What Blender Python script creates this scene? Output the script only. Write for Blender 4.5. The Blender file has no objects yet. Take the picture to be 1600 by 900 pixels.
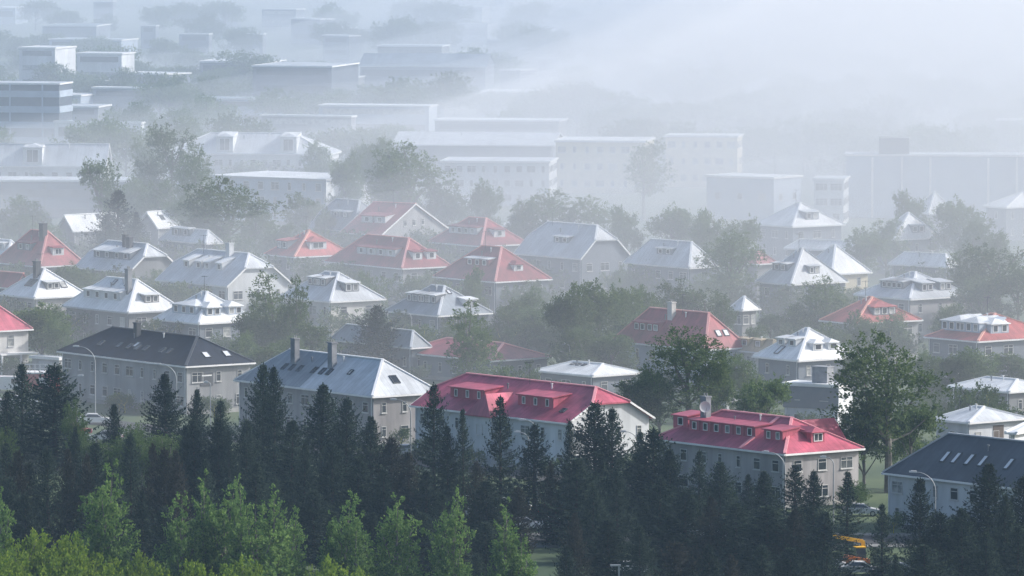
import bpy, math, random
from mathutils import Vector, Matrix
random.seed(7)
S = bpy.context.scene
COL = S.collection
R = math.radians

# ------------------------------------------------------------------ camera: a long lens high on a hill
FPX, HCAM, YH = 10500.0, 80.0, -290.0
PH = math.atan((450 - YH) / FPX)
CP, SP = math.cos(PH), math.sin(PH)
cam = bpy.data.cameras.new('camera'); camo = bpy.data.objects.new('camera', cam); COL.objects.link(camo)
cam.sensor_width = 36.0; cam.lens = FPX / 1600 * 36; cam.clip_start = 1.0; cam.clip_end = 20000
camo.location = (0, 0, HCAM); camo.rotation_euler = (R(90) - PH, 0, 0)
S.camera = camo

def at(px, py, z=0.0):
    """world point on the level z seen at a pixel of the 1600 x 900 photograph"""
    dx, df, du = px - 800, FPX, -(py - 450)
    d = Vector((dx, df * CP + du * SP, du * CP - df * SP))
    t = (z - HCAM) / d.z
    return Vector((0, 0, HCAM)) + d * t

def pix(p):
    x, y, z = p[0], p[1], p[2] - HCAM
    f = y * CP - z * SP; u = y * SP + z * CP
    return 800 + FPX * x / f, 450 - FPX * u / f

def scale_at(p):
    return FPX / (p[1] * CP - (p[2] - HCAM) * SP)

# ------------------------------------------------------------------ materials
MATS = {}
def nt(name):
    m = bpy.data.materials.new(name); m.use_nodes = True
    n = m.node_tree; n.nodes.clear()
    return m, n, n.nodes.new('ShaderNodeOutputMaterial')

def lk(t, a, b): t.links.new(a, b)

def mat_plain(key, col, rough=0.7, metal=0.0, noise=0.12, scale=0.6, streak=False, seams=0.0, spec=0.4, rand=0.0):
    """painted / rendered surface: base colour with weather stains, optional sheet seams"""
    if key in MATS: return MATS[key]
    m, t, out = nt(key); N = t.nodes.new
    b = N('ShaderNodeBsdfPrincipled'); b.inputs['Roughness'].default_value = rough; b.inputs['Metallic'].default_value = metal
    b.inputs['Specular IOR Level'].default_value = spec
    tc = N('ShaderNodeTexCoord'); mp = N('ShaderNodeMapping')
    mp.inputs['Scale'].default_value = (1, 1, 0.12 if streak else 1)
    lk(t, tc.outputs['Object'], mp.inputs['Vector'])
    nz = N('ShaderNodeTexNoise'); nz.inputs['Scale'].default_value = scale; nz.inputs['Detail'].default_value = 6; nz.inputs['Roughness'].default_value = 0.65
    lk(t, mp.outputs['Vector'], nz.inputs['Vector'])
    mr = N('ShaderNodeMapRange'); mr.inputs['From Min'].default_value = 0.3; mr.inputs['From Max'].default_value = 0.7
    mr.inputs['To Min'].default_value = 1 - noise * 1.6; mr.inputs['To Max'].default_value = 1 + noise * 0.7
    lk(t, nz.outputs['Fac'], mr.inputs['Value'])
    nb = N('ShaderNodeTexNoise'); nb.inputs['Scale'].default_value = scale * .28; nb.inputs['Detail'].default_value = 3
    oj = N('ShaderNodeObjectInfo'); vo = N('ShaderNodeVectorMath'); lk(t, tc.outputs['Object'], vo.inputs[0]); lk(t, oj.outputs['Location'], vo.inputs[1]); lk(t, vo.outputs[0], nb.inputs['Vector'])
    mb = N('ShaderNodeMapRange'); mb.inputs['From Min'].default_value = 0.35; mb.inputs['From Max'].default_value = 0.65
    mb.inputs['To Min'].default_value = 1 - noise * 1.2; mb.inputs['To Max'].default_value = 1 + noise * .4; lk(t, nb.outputs['Fac'], mb.inputs['Value'])
    mk = N('ShaderNodeMath'); mk.operation = 'MULTIPLY'; lk(t, mr.outputs['Result'], mk.inputs[0]); lk(t, mb.outputs['Result'], mk.inputs[1])
    val = mk.outputs[0]
    if rand:
        oi = N('ShaderNodeObjectInfo'); r2 = N('ShaderNodeMapRange'); r2.inputs['To Min'].default_value = 1 - rand; r2.inputs['To Max'].default_value = 1 + rand
        lk(t, oi.outputs['Random'], r2.inputs['Value'])
        mm = N('ShaderNodeMath'); mm.operation = 'MULTIPLY'; lk(t, val, mm.inputs[0]); lk(t, r2.outputs['Result'], mm.inputs[1]); val = mm.outputs[0]
    if seams:
        sx = N('ShaderNodeSeparateXYZ'); lk(t, tc.outputs['Object'], sx.inputs[0])
        sn = N('ShaderNodeSeparateXYZ'); lk(t, tc.outputs['Normal'], sn.inputs[0])
        ax = N('ShaderNodeMath'); ax.operation = 'ABSOLUTE'; lk(t, sn.outputs['X'], ax.inputs[0])
        ay = N('ShaderNodeMath'); ay.operation = 'ABSOLUTE'; lk(t, sn.outputs['Y'], ay.inputs[0])
        gt = N('ShaderNodeMath'); gt.operation = 'GREATER_THAN'; lk(t, ax.outputs[0], gt.inputs[0]); lk(t, ay.outputs[0], gt.inputs[1])
        mx = N('ShaderNodeMix'); lk(t, gt.outputs[0], mx.inputs[0]); lk(t, sx.outputs['X'], mx.inputs[2]); lk(t, sx.outputs['Y'], mx.inputs[3])
        sc = N('ShaderNodeMath'); sc.operation = 'MULTIPLY'; sc.inputs[1].default_value = 1.25; lk(t, mx.outputs[0], sc.inputs[0])
        fr = N('ShaderNodeMath'); fr.operation = 'FRACT'; lk(t, sc.outputs[0], fr.inputs[0])
        lt = N('ShaderNodeMath'); lt.operation = 'LESS_THAN'; lt.inputs[1].default_value = 0.12; lk(t, fr.outputs[0], lt.inputs[0])
        fl = N('ShaderNodeMath'); fl.operation = 'FLOOR'; lk(t, sc.outputs[0], fl.inputs[0])
        wn = N('ShaderNodeTexWhiteNoise'); wn.noise_dimensions = '1D'; lk(t, fl.outputs[0], wn.inputs['W'])
        r3 = N('ShaderNodeMapRange'); r3.inputs['To Min'].default_value = 1 - seams; r3.inputs['To Max'].default_value = 1 + seams * .4
        lk(t, wn.outputs['Value'], r3.inputs['Value'])
        m3 = N('ShaderNodeMath'); m3.operation = 'MULTIPLY_ADD'; m3.inputs[1].default_value = -seams * 1.5; lk(t, lt.outputs[0], m3.inputs[0]); lk(t, r3.outputs['Result'], m3.inputs[2])
        mm = N('ShaderNodeMath'); mm.operation = 'MULTIPLY'; lk(t, val, mm.inputs[0]); lk(t, m3.outputs[0], mm.inputs[1]); val = mm.outputs[0]
    vm = N('ShaderNodeVectorMath'); vm.operation = 'SCALE'; vm.inputs[0].default_value = col; lk(t, val, vm.inputs['Scale'])
    lk(t, vm.outputs['Vector'], b.inputs['Base Color']); lk(t, b.outputs[0], out.inputs['Surface'])
    MATS[key] = m
    return m

def mat_leaf(key, c1, c2, transl=0.35, rand=0.25):
    if key in MATS: return MATS[key]
    m, t, out = nt(key); N = t.nodes.new
    g = N('ShaderNodeNewGeometry'); oi = N('ShaderNodeObjectInfo')
    mx = N('ShaderNodeMix'); mx.data_type = 'RGBA'
    mx.inputs[6].default_value = (*c1, 1); mx.inputs[7].default_value = (*c2, 1)
    lk(t, g.outputs['Random Per Island'], mx.inputs[0])
    r2 = N('ShaderNodeMapRange'); r2.inputs['To Min'].default_value = 1 - rand; r2.inputs['To Max'].default_value = 1 + rand
    lk(t, oi.outputs['Random'], r2.inputs['Value'])
    vm = N('ShaderNodeVectorMath'); vm.operation = 'SCALE'; lk(t, mx.outputs[2], vm.inputs[0]); lk(t, r2.outputs['Result'], vm.inputs['Scale'])
    d = N('ShaderNodeBsdfDiffuse'); tr = N('ShaderNodeBsdfTranslucent'); ms = N('ShaderNodeMixShader'); ms.inputs[0].default_value = transl
    lk(t, vm.outputs['Vector'], d.inputs['Color']); lk(t, vm.outputs['Vector'], tr.inputs['Color'])
    lk(t, d.outputs[0], ms.inputs[1]); lk(t, tr.outputs[0], ms.inputs[2]); lk(t, ms.outputs[0], out.inputs['Surface'])
    MATS[key] = m
    return m

def mat_glass(key='window_glass'):
    if key in MATS: return MATS[key]
    m, t, out = nt(key); N = t.nodes.new
    b = N('ShaderNodeBsdfPrincipled'); b.inputs['Roughness'].default_value = 0.12; b.inputs['Specular IOR Level'].default_value = 0.35
    oi = N('ShaderNodeObjectInfo'); cr = N('ShaderNodeValToRGB')
    e = cr.color_ramp.elements; e[0].position = 0; e[0].color = (0.018, 0.022, 0.028, 1); e[1].position = 1; e[1].color = (0.42, 0.42, 0.40, 1)
    x = cr.color_ramp.elements.new(0.55); x.color = (0.03, 0.036, 0.042, 1); x = cr.color_ramp.elements.new(0.86); x.color = (0.16, 0.17, 0.17, 1)
    tc = N('ShaderNodeTexCoord'); nz = N('ShaderNodeTexNoise'); nz.inputs['Scale'].default_value = 1.3
    lk(t, tc.outputs['Object'], nz.inputs['Vector'])
    ma = N('ShaderNodeMath'); ma.operation = 'MULTIPLY_ADD'; ma.inputs[1].default_value = 0.5; lk(t, nz.outputs['Fac'], ma.inputs[0])
    sb = N('ShaderNodeMath'); sb.operation = 'SUBTRACT'; sb.inputs[1].default_value = 0.25; lk(t, oi.outputs['Random'], sb.inputs[0]); lk(t, sb.outputs[0], ma.inputs[2])
    lk(t, ma.outputs[0], cr.inputs[0]); lk(t, cr.outputs[0], b.inputs['Base Color']); lk(t, b.outputs[0], out.inputs['Surface'])
    MATS[key] = m
    return m

def vol_mat(key, col, dens, aniso):
    m, t, out = nt(key)
    v = t.nodes.new('ShaderNodeVolumePrincipled')
    v.inputs['Color'].default_value = (*col, 1); v.inputs['Density'].default_value = dens; v.inputs['Anisotropy'].default_value = aniso
    lk(t, v.outputs[0], out.inputs['Volume'])
    return m

# ------------------------------------------------------------------ mesh builder and tagging
class MB:
    def __init__(s): s.v, s.f, s.m = [], [], []
    def face(s, pts, mi=0):
        i = len(s.v); s.v += [tuple(p) for p in pts]; s.f.append(tuple(range(i, i + len(pts)))); s.m.append(mi)
    def box(s, x0, x1, y0, y1, z0, z1, mi=0):
        i = len(s.v)
        s.v += [(x0,y0,z0),(x1,y0,z0),(x1,y1,z0),(x0,y1,z0),(x0,y0,z1),(x1,y0,z1),(x1,y1,z1),(x0,y1,z1)]
        for q in ((3,2,1,0),(4,5,6,7),(0,1,5,4),(1,2,6,5),(2,3,7,6),(3,0,4,7)):
            s.f.append(tuple(i + k for k in q)); s.m.append(mi)
    def bar(s, a, b, w, h, mi=0, up=(0,0,1)):
        a, b = Vector(a), Vector(b); d = (b - a).normalized()
        sd = d.cross(Vector(up))
        if sd.length < 1e-4: sd = Vector((1,0,0))
        sd.normalize(); u = sd.cross(d).normalized()
        i = len(s.v)
        for p in (a, b):
            for sx, sz in ((-1,-1),(1,-1),(1,1),(-1,1)):
                s.v.append(tuple(p + sd * (sx * w / 2) + u * (sz * h / 2)))
        for q in ((0,1,2,3),(7,6,5,4),(0,4,5,1),(1,5,6,2),(2,6,7,3),(3,7,4,0)):
            s.f.append(tuple(i + k for k in q)); s.m.append(mi)
    def tube(s, pts, rad, n=8, mi=0):
        rings = []
        for k, p in enumerate(pts):
            p = Vector(p); a = Vector(pts[max(k-1,0)]); b = Vector(pts[min(k+1,len(pts)-1)])
            d = (b - a).normalized(); ref = Vector((0,1,0)) if abs(d.y) < 0.9 else Vector((1,0,0))
            x = d.cross(ref).normalized(); y = d.cross(x); r = rad[k] if isinstance(rad, (list, tuple)) else rad
            i = len(s.v)
            for j in range(n):
                an = 2 * math.pi * j / n; s.v.append(tuple(p + x * (r * math.cos(an)) + y * (r * math.sin(an))))
            rings.append(i)
        for a, b in zip(rings, rings[1:]):
            for j in range(n):
                s.f.append((a + j, a + (j+1) % n, b + (j+1) % n, b + j)); s.m.append(mi)
        s.f.append(tuple(rings[0] + j for j in reversed(range(n)))); s.m.append(mi)
        s.f.append(tuple(rings[-1] + j for j in range(n))); s.m.append(mi)
    def mesh(s, name, mats, smooth=False):
        me = bpy.data.meshes.new(name); me.from_pydata(s.v, [], s.f)
        for m in (mats if isinstance(mats, (list, tuple)) else [mats]): me.materials.append(m)
        me.polygons.foreach_set('material_index', s.m)
        if smooth: me.polygons.foreach_set('use_smooth', [True] * len(s.f))
        me.update(); return me
    def build(s, name, mats, parent=None, loc=(0,0,0), rz=0.0, smooth=False):
        return put(name, s.mesh(name, mats, smooth), parent, loc, rz)

def put(name, me, parent=None, loc=(0,0,0), rz=0.0, rot=None):
    o = bpy.data.objects.new(name, me); COL.objects.link(o)
    o.parent = parent; o.location = loc; o.rotation_euler = rot if rot else (0, 0, rz)
    return o

def tag(o, label, cat, group=None, kind=None):
    o['label'] = label
    if kind: o['kind'] = kind
    else: o['category'] = cat
    if group: o['group'] = group
    return o

def thing(name, label, cat, loc, rz=0.0, group=None):
    o = put(name, None, None, loc, rz); o.empty_display_size = 0.5
    return tag(o, label, cat, group)

def setting(o, label, kind='structure'):
    o['label'] = label; o['kind'] = kind; return o
# ------------------------------------------------------------------ air and light settings
HAZE_D = 0.00008
FOG_Y0, FOG_A, FOG_L, FOG_S, FOG_R, FOG_W, FOG_K = 752.0, 43.0, 235.0, 0.004, 56.0, 1.0, 1.0
FOG_D, FOG_G, FOG_C = 0.0021, 0.0, (0.935, 0.95, 1.0)
VEIL_Y0, VEIL_D, VEIL_C = 930.0, 0.00115, (0.66, 0.735, 0.85)
SUN_DIR = (0.84, 0.15, 0.545)
SUN, SKY, EXPO = 3.8, 0.15, 0.5
# ------------------------------------------------------------------ palette (real base colours)
ROOF = {
 'white': mat_plain('roof_white_iron', (0.70, 0.72, 0.73), 0.45, 0, 0.13, 0.6, True, 0.10),
 'pale':  mat_plain('roof_pale_grey_iron', (0.50, 0.53, 0.56), 0.5, 0, 0.15, 0.6, True, 0.11),
 'grey':  mat_plain('roof_grey_iron', (0.25, 0.285, 0.32), 0.5, 0, 0.18, 0.6, True, 0.12),
 'dark':  mat_plain('roof_dark_grey', (0.065, 0.075, 0.092), 0.6, 0, 0.18, 0.6, True, 0.10),
 'black': mat_plain('roof_black_shingle', (0.010, 0.018, 0.038), 0.9, 0, 0.30, 0.8, True, 0.22),
 'pink':  mat_plain('roof_crimson_paint', (0.50, 0.105, 0.155), 0.5, 0, 0.26, 0.6, True, 0.12),
 'red':   mat_plain('roof_red_paint', (0.30, 0.060, 0.070), 0.5, 0, 0.30, 0.6, True, 0.12),
 'orange':mat_plain('roof_orange_red_paint', (0.41, 0.10, 0.09), 0.5, 0, 0.28, 0.6, True, 0.12),
 'tan':   mat_plain('roof_tan_paint', (0.42, 0.35, 0.24), 0.6, 0, 0.14, 0.6, True, 0.06),
}
WALL = {
 'white': mat_plain('wall_white_render', (0.58, 0.60, 0.62), 0.85, 0, 0.16, 0.4, True),
 'cream': mat_plain('wall_cream_render', (0.54, 0.53, 0.51), 0.85, 0, 0.16, 0.4, True),
 'beige': mat_plain('wall_beige_pebbledash', (0.31, 0.315, 0.325), 0.9, 0, 0.20, 0.5, True),
 'grey':  mat_plain('wall_grey_pebbledash', (0.19, 0.195, 0.20), 0.9, 0, 0.22, 0.5, True),
 'pink':  mat_plain('wall_pinkish_grey_render', (0.34, 0.325, 0.325), 0.9, 0, 0.20, 0.5, True),
 'blue':  mat_plain('wall_pale_blue_render', (0.36, 0.42, 0.50), 0.85, 0, 0.10, 0.4),
 'slate': mat_plain('wall_blue_grey_render', (0.155, 0.175, 0.205), 0.85, 0, 0.12, 0.4),
 'dark':  mat_plain('wall_dark_cladding', (0.07, 0.085, 0.11), 0.6, 0, 0.15, 0.4),
 'yellow':mat_plain('wall_pale_yellow_render', (0.56, 0.50, 0.36), 0.85, 0, 0.10, 0.4),
}
M_TRIM = mat_plain('white_trim_paint', (0.72, 0.72, 0.72), 0.5, 0, 0.06, 1.0)
M_WFRAME = mat_plain('window_frame_paint', (0.50, 0.50, 0.49), 0.6, 0, 0.10, 1.0)
M_GTRIM = mat_plain('grey_trim_paint', (0.34, 0.36, 0.39), 0.5, 0, 0.10, 1.0)
M_DTRIM = mat_plain('dark_trim_paint', (0.06, 0.065, 0.075), 0.5, 0, 0.10, 1.0)
M_CHIM = mat_plain('chimney_render', (0.25, 0.26, 0.28), 0.9, 0, 0.2, 1.2)
M_CONC = mat_plain('plain_concrete', (0.30, 0.30, 0.29), 0.9, 0, 0.18, 0.7)
M_DOOR = mat_plain('door_paint', (0.10, 0.07, 0.05), 0.6, 0, 0.15, 1.0)
M_GLASS = mat_glass()
M_SKYL = mat_plain('skylight_glass', (0.60, 0.63, 0.66), 0.12, 0, 0.05, 1.0, spec=0.9)
CAPMAT = {'pink': mat_plain('cap_pale_crimson', (0.72, 0.30, 0.33), 0.45, 0, 0.08, 1.0), 'red': mat_plain('cap_pale_red', (0.66, 0.32, 0.30), 0.45, 0, 0.08, 1.0),
          'orange': mat_plain('cap_pale_orange', (0.72, 0.36, 0.28), 0.45, 0, 0.08, 1.0), 'black': M_DTRIM, 'dark': M_GTRIM,
          'tan': ROOF['tan'], 'white': mat_plain('cap_white', (0.80, 0.81, 0.82), 0.4, 0, 0.04, 1.0), 'pale': mat_plain('cap_white2', (0.76, 0.77, 0.78), 0.4, 0, 0.04, 1.0),
          'grey': mat_plain('cap_light_grey', (0.62, 0.64, 0.66), 0.4, 0, 0.06, 1.0)}

_wm = {}
def window_meshes(w, h, style):
    """frame mesh and pane mesh; outward is -Y, origin at the window's middle on the wall face"""
    k = (round(w, 2), round(h, 2), style)
    if k in _wm: return _wm[k]
    fm = M_DTRIM if style == 'd' else M_WFRAME
    f = MB(); b = 0.065
    f.box(-w/2, w/2, -0.07, 0.02, h/2 - b, h/2); f.box(-w/2, w/2, -0.07, 0.02, -h/2, -h/2 + b)
    f.box(-w/2, -w/2 + b, -0.07, 0.02, -h/2 + b, h/2 - b); f.box(w/2 - b, w/2, -0.07, 0.02, -h/2 + b, h/2 - b)
    n = max(1, int(round(w / 0.9)))
    for i in range(1, n):
        x = -w/2 + w * i / n; f.box(x - 0.035, x + 0.035, -0.06, 0.02, -h/2 + b, h/2 - b)
    if h > 1.0:
        z = h/2 - h * 0.3; f.box(-w/2 + b, w/2 - b, -0.055, 0.02, z - 0.03, z + 0.03)
    f.box(-w/2 - 0.08, w/2 + 0.08, -0.16, 0.02, -h/2 - 0.10, -h/2 - 0.003)
    p = MB(); p.box(-w/2 + b + .003, w/2 - b - .003, -0.03, 0.01, -h/2 + b + .003, h/2 - b - .003)
    _wm[k] = (f.mesh('window', fm), p.mesh('pane', M_GLASS))
    return _wm[k]

def add_window(parent, x, y, z, rz, w=1.3, h=1.35, style='w', pane=True):
    fm, pm = window_meshes(w, h, style)
    o = put('window', fm, parent, (x, y, z), rz)
    put('pane', pm, o)
    return o

_dw = {}
def dormer_window_mesh(w, h):
    k = (round(w, 2), round(h, 2))
    if k in _dw: return _dw[k]
    f = MB(); b = 0.08
    f.box(-w/2, w/2, -0.06, 0.02, h/2 - b, h/2); f.box(-w/2, w/2, -0.06, 0.02, -h/2, -h/2 + b)
    f.box(-w/2, -w/2 + b, -0.06, 0.02, -h/2 + b, h/2 - b); f.box(w/2 - b, w/2, -0.06, 0.02, -h/2 + b, h/2 - b)
    if w > 1.1: f.box(-0.03, 0.03, -0.05, 0.02, -h/2 + b, h/2 - b)
    f.box(-w/2 + b, w/2 - b, -0.03, 0.01, -h/2 + b, h/2 - b, 1)
    _dw[k] = f.mesh('window', [M_TRIM, M_GLASS]); return _dw[k]

def poly_roof(planes, t=0.2):
    """planes: lists of 3D points (counter-clockwise seen from above). Closed slabs with sides only on open edges; also the shared edges."""
    mb = MB(); cnt = {}
    key = lambda p: (round(p[0], 3), round(p[1], 3), round(p[2], 3))
    for pl in planes:
        for a, b in zip(pl, pl[1:] + pl[:1]):
            k = tuple(sorted((key(a), key(b)))); cnt[k] = cnt.get(k, 0) + 1
    shared = []
    for pl in planes:
        mb.face(pl); lo = [(p[0], p[1], p[2] - t) for p in pl]; mb.face(list(reversed(lo)))
        for i in range(len(pl)):
            a, b = pl[i], pl[(i + 1) % len(pl)]
            k = tuple(sorted((key(a), key(b))))
            if cnt[k] == 1: mb.face([lo[i], lo[(i + 1) % len(pl)], b, a])
            elif k not in shared: shared.append(k)
    return mb, shared

class House: pass
HB = []            # houses that get garden bushes along their walls
OV = 0.45
FOOT = []          # footprints (x, y, radius) so that garden trees keep clear

def solve_len(C, d, he, px):
    """distance t along d from C so that the point projects to column px"""
    lo, hi = 0.5, 90.0
    f = lambda t: pix(C + d * t)[0] - px
    if f(lo) * f(hi) > 0: return 10.0
    for _ in range(50):
        mi = (lo + hi) / 2
        if f(lo) * f(mi) <= 0: hi = mi
        else: lo = mi
    return (lo + hi) / 2

def house(name, label, C, lx, rx, ap=None, he=6.0, th=52, roof='hip', rc='white', wc='grey', axis='L', cat='house', ins=None, wins=True,
          group=None, trim=None, cap=True, rows=None, cols=None, style='w', wsize=(1.25, 1.35), small=False, lh=None, pitch=None):
    """C: pixel of the near eave corner; lx / rx: columns of the far ends of the two eaves; ap: row of the ridge end nearest the camera side"""
    H = House(); H.rc, H.wc = rc, wc
    a = R(th); u = Vector((math.cos(a), -math.sin(a), 0)); v = Vector((math.sin(a), math.cos(a), 0))
    Cw = at(C[0], C[1], he)
    Lu = solve_len(Cw, -u, he, lx); Lv = solve_len(Cw, v, he, rx)
    if axis == 'L': L, W, rz = Lu, Lv, -a
    else: L, W, rz = Lv, Lu, R(90) - a
    ctr = Cw - u * (Lu / 2) + v * (Lv / 2)
    sgn = 1 if axis == 'L' else -1                       # the end we see is at +X or -X
    ins_ = {'hip': W / 2, 'half': W * 0.22, 'gable': 0.0, 'flat': 0.0, 'none': 0.0}[roof] if ins is None else ins
    ins_ = min(ins_, L * 0.46)
    h = 0.3
    if roof not in ('flat', 'none'):
        X = u if axis == 'L' else v
        top = Vector((ctr.x, ctr.y, 0)) + X * (sgn * (L / 2 - ins_))
        if pitch: h = math.tan(R(pitch)) * W / 2
        else:
            h = (pix((top.x, top.y, he))[1] - ap) / scale_at((top.x, top.y, he)) / CP
            h = max(math.tan(R(9)) * W / 2, min(h, math.tan(R(50)) * W / 2))
    H.L, H.W, H.h, H.he, H.ins, H.sgn, H.roof = L, W, h, he, ins_, sgn, roof
    root = thing(name, label, cat, (ctr.x, ctr.y, 0), rz, group); H.root = root
    H.ctr = ctr; FOOT.append((ctr.x, ctr.y, L, W, rz))
    wx, wy = L / 2 - OV, W / 2 - OV
    gm = trim or M_TRIM
    # walls
    w = MB()
    if roof in ('hip',):
        w.box(-wx, wx, -wy, wy, -0.4, he - 0.05)
    elif roof in ('flat', 'none'):
        w.box(-L/2, L/2, -W/2, W/2, -0.4, he - (0 if roof == 'none' else .12)); wx, wy = L / 2, W / 2
    else:
        zc = lambda yy: he + h * (1 - abs(yy) / (W / 2)) - 0.12
        zh = he + h * (1 - ins_ / (W / 2)) - 0.14 if ins_ > 0 else None
        prof = [(-wy, -0.4), (wy, -0.4), (wy, zc(wy))]
        if zh:
            yy = (1 - (zh + 0.0 - he + 0.12) / h) * W / 2
            prof += [(yy, zh), (-yy, zh)]
        else: prof += [(0, zc(0))]
        prof += [(-wy, zc(wy))]
        n = len(prof)
        w.face([(wx, y, z) for y, z in prof]); w.face([(-wx, y, z) for y, z in reversed(prof)])
        for i in range(n):
            (y0, z0), (y1, z1) = prof[i], prof[(i + 1) % n]
            w.face([(wx, y0, z0), (-wx, y0, z0), (-wx, y1, z1), (wx, y1, z1)])
    H.wall = w.build('wall', WALL[wc], root); H.wx, H.wy = wx, wy
    if not small:
        pl = MB(); e = 0.05
        pl.box(-wx - e, wx + e, -wy - e, wy + e, -0.42, 0.55); pl.build('plinth', M_CONC, root)
    # roof
    hl, hw = L / 2, W / 2
    if roof == 'flat':
        r = MB(); r.box(-hl - .25, hl + .25, -hw - .25, hw + .25, he - 0.12, he + 0.10); H.roofo = r.build('roof', ROOF[rc], root)
        e = MB()
        for q in ((-hl-.3, hl+.3, -hw-.3, -hw-.253), (-hl-.3, hl+.3, hw+.253, hw+.3), (-hl-.3, -hl-.253, -hw-.253, hw+.253), (hl+.253, hl+.3, -hw-.253, hw+.253)):
            e.box(*q, he - 0.25, he + 0.16)
        e.build('parapet_edge', gm, root)
    elif roof == 'none':
        H.roofo = None
    else:
        A, B, Cc, D = (-hl, -hw, he), (hl, -hw, he), (hl, hw, he), (-hl, hw, he)
        P, Q = (-hl + ins_, 0, he + h), (hl - ins_, 0, he + h)
        if roof == 'gable':
            planes = [[A, B, Q, P], [Cc, D, P, Q]]
        elif roof == 'hip':
            planes = [[A, B, Q, P], [Cc, D, P, Q], [B, Cc, Q], [D, A, P]]
        else:
            ys = ins_; zz = he + h * (1 - ins_ / hw)
            B1, C1, A1, D1 = (hl, -ys, zz), (hl, ys, zz), (-hl, -ys, zz), (-hl, ys, zz)
            planes = [[A, B, B1, Q, P, A1], [Cc, D, D1, P, Q, C1], [B1, C1, Q], [D1, A1, P]]
        mb, shared = poly_roof(planes); H.roofo = mb.build('roof', ROOF[rc], root)
        if cap:
            c = MB()
            for p, q in shared: c.bar(Vector(p) + Vector((0, 0, .03)), Vector(q) + Vector((0, 0, .05)), 0.36, 0.16)
            c.build('ridge_cap', CAPMAT[rc], root)
        g = MB(); zt = he - 0.20
        g.box(-hl - .10, hl + .10, -hw - .14, -hw - .003, zt - .06, zt + .15); g.box(-hl - .10, hl + .10, hw + .003, hw + .14, zt - .06, zt + .15)
        if roof == 'hip':
            g.box(hl + .003, hl + .14, -hw, hw, zt - .06, zt + .15); g.box(-hl - .14, -hl - .003, -hw, hw, zt - .06, zt + .15)
        g.build('gutter', gm, root)
        if roof != 'hip' and not small:
            b = MB()
            for sx in (-1, 1):
                for sy in (-1, 1):
                    z1 = he + h - 0.1 if ins_ == 0 else he + h * (1 - ins_ / hw) - .1
                    y1 = 0 if ins_ == 0 else sy * ins_
                    b.bar((sx * (hl + .03), sy * hw, he - .1), (sx * (hl + .03), y1, z1), 0.05, 0.24)
            b.build('barge_board', gm, root)
    # windows on the two faces towards the camera and a few on the others
    if wins:
        nr = rows if rows is not None else max(1, int(round(he / 3.0)))
        fl = (he - 0.25) / nr
        ws, hs = wsize
        def face(length, place):
            n = max(1, int(length / 3.1)) if cols is None else max(1, int(round(cols * length / L)))
            for j in range(nr):
                for i in range(n):
                    p = (i + 0.5) / n * length - length / 2
                    k = (i * 7 + j * 3 + int(abs(C[0]))) % 5
                    ww = ws * (0.58 if k in (0, 2) else 1.45 if k == 3 else 1.0)
                    place(p, fl * (j + 0.56), min(ww, length / n * 0.8), min(hs, fl * 0.62))
        face(2 * wx, lambda p, z, ww, hh: add_window(root, p, -wy - .004, z, 0, ww, hh, style))
        face(2 * wy, lambda p, z, ww, hh: add_window(root, sgn * (wx + .004), sgn * p, z, R(90) * sgn, ww, hh, style))
    if wins and not small:
        for sx in (-wx + .25, wx - .25):
            dp = MB(); dp.tube([(sx, -wy - .09, 0.2), (sx, -wy - .09, he - .3)], 0.055, 6); dp.build('downpipe', gm, root)
    if not small and roof in ('hip', 'half', 'gable'):
        for q in range(2):
            vx = (-.35 + .6 * q + (C[0] % 7) * .03) * (hl - ins_); vv = .72 + .12 * q
            b = MB(); b.tube([(0, 0, -.3), (0, 0, .55)], .09, 7); b.tube([(0, 0, .551), (0, 0, .66)], .16, 7)
            b.build('roof_vent', gm if q else M_CHIM, root, (vx, -hw + vv * hw, he + vv * h))
    if not small and he < 8.5: HB.append((label, he, root, L, W, sgn))
    return H

def on_roof(H, f, u, v):
    """point and outward rotation on the long ('F') or end ('E') roof plane; u -1..1 left to right, v 0..1 up the slope"""
    if f == 'F': return (u * (H.L / 2 - (H.ins * v if H.roof == 'hip' else 0)), -H.W / 2 + v * H.W / 2, H.he + v * H.h), 0.0, H.W / 2
    x = H.sgn * (H.L / 2 - v * H.ins); return (x, H.sgn * u * (H.W / 2) * (1 - v), H.he + v * H.h), R(90) * H.sgn, H.ins

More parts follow.
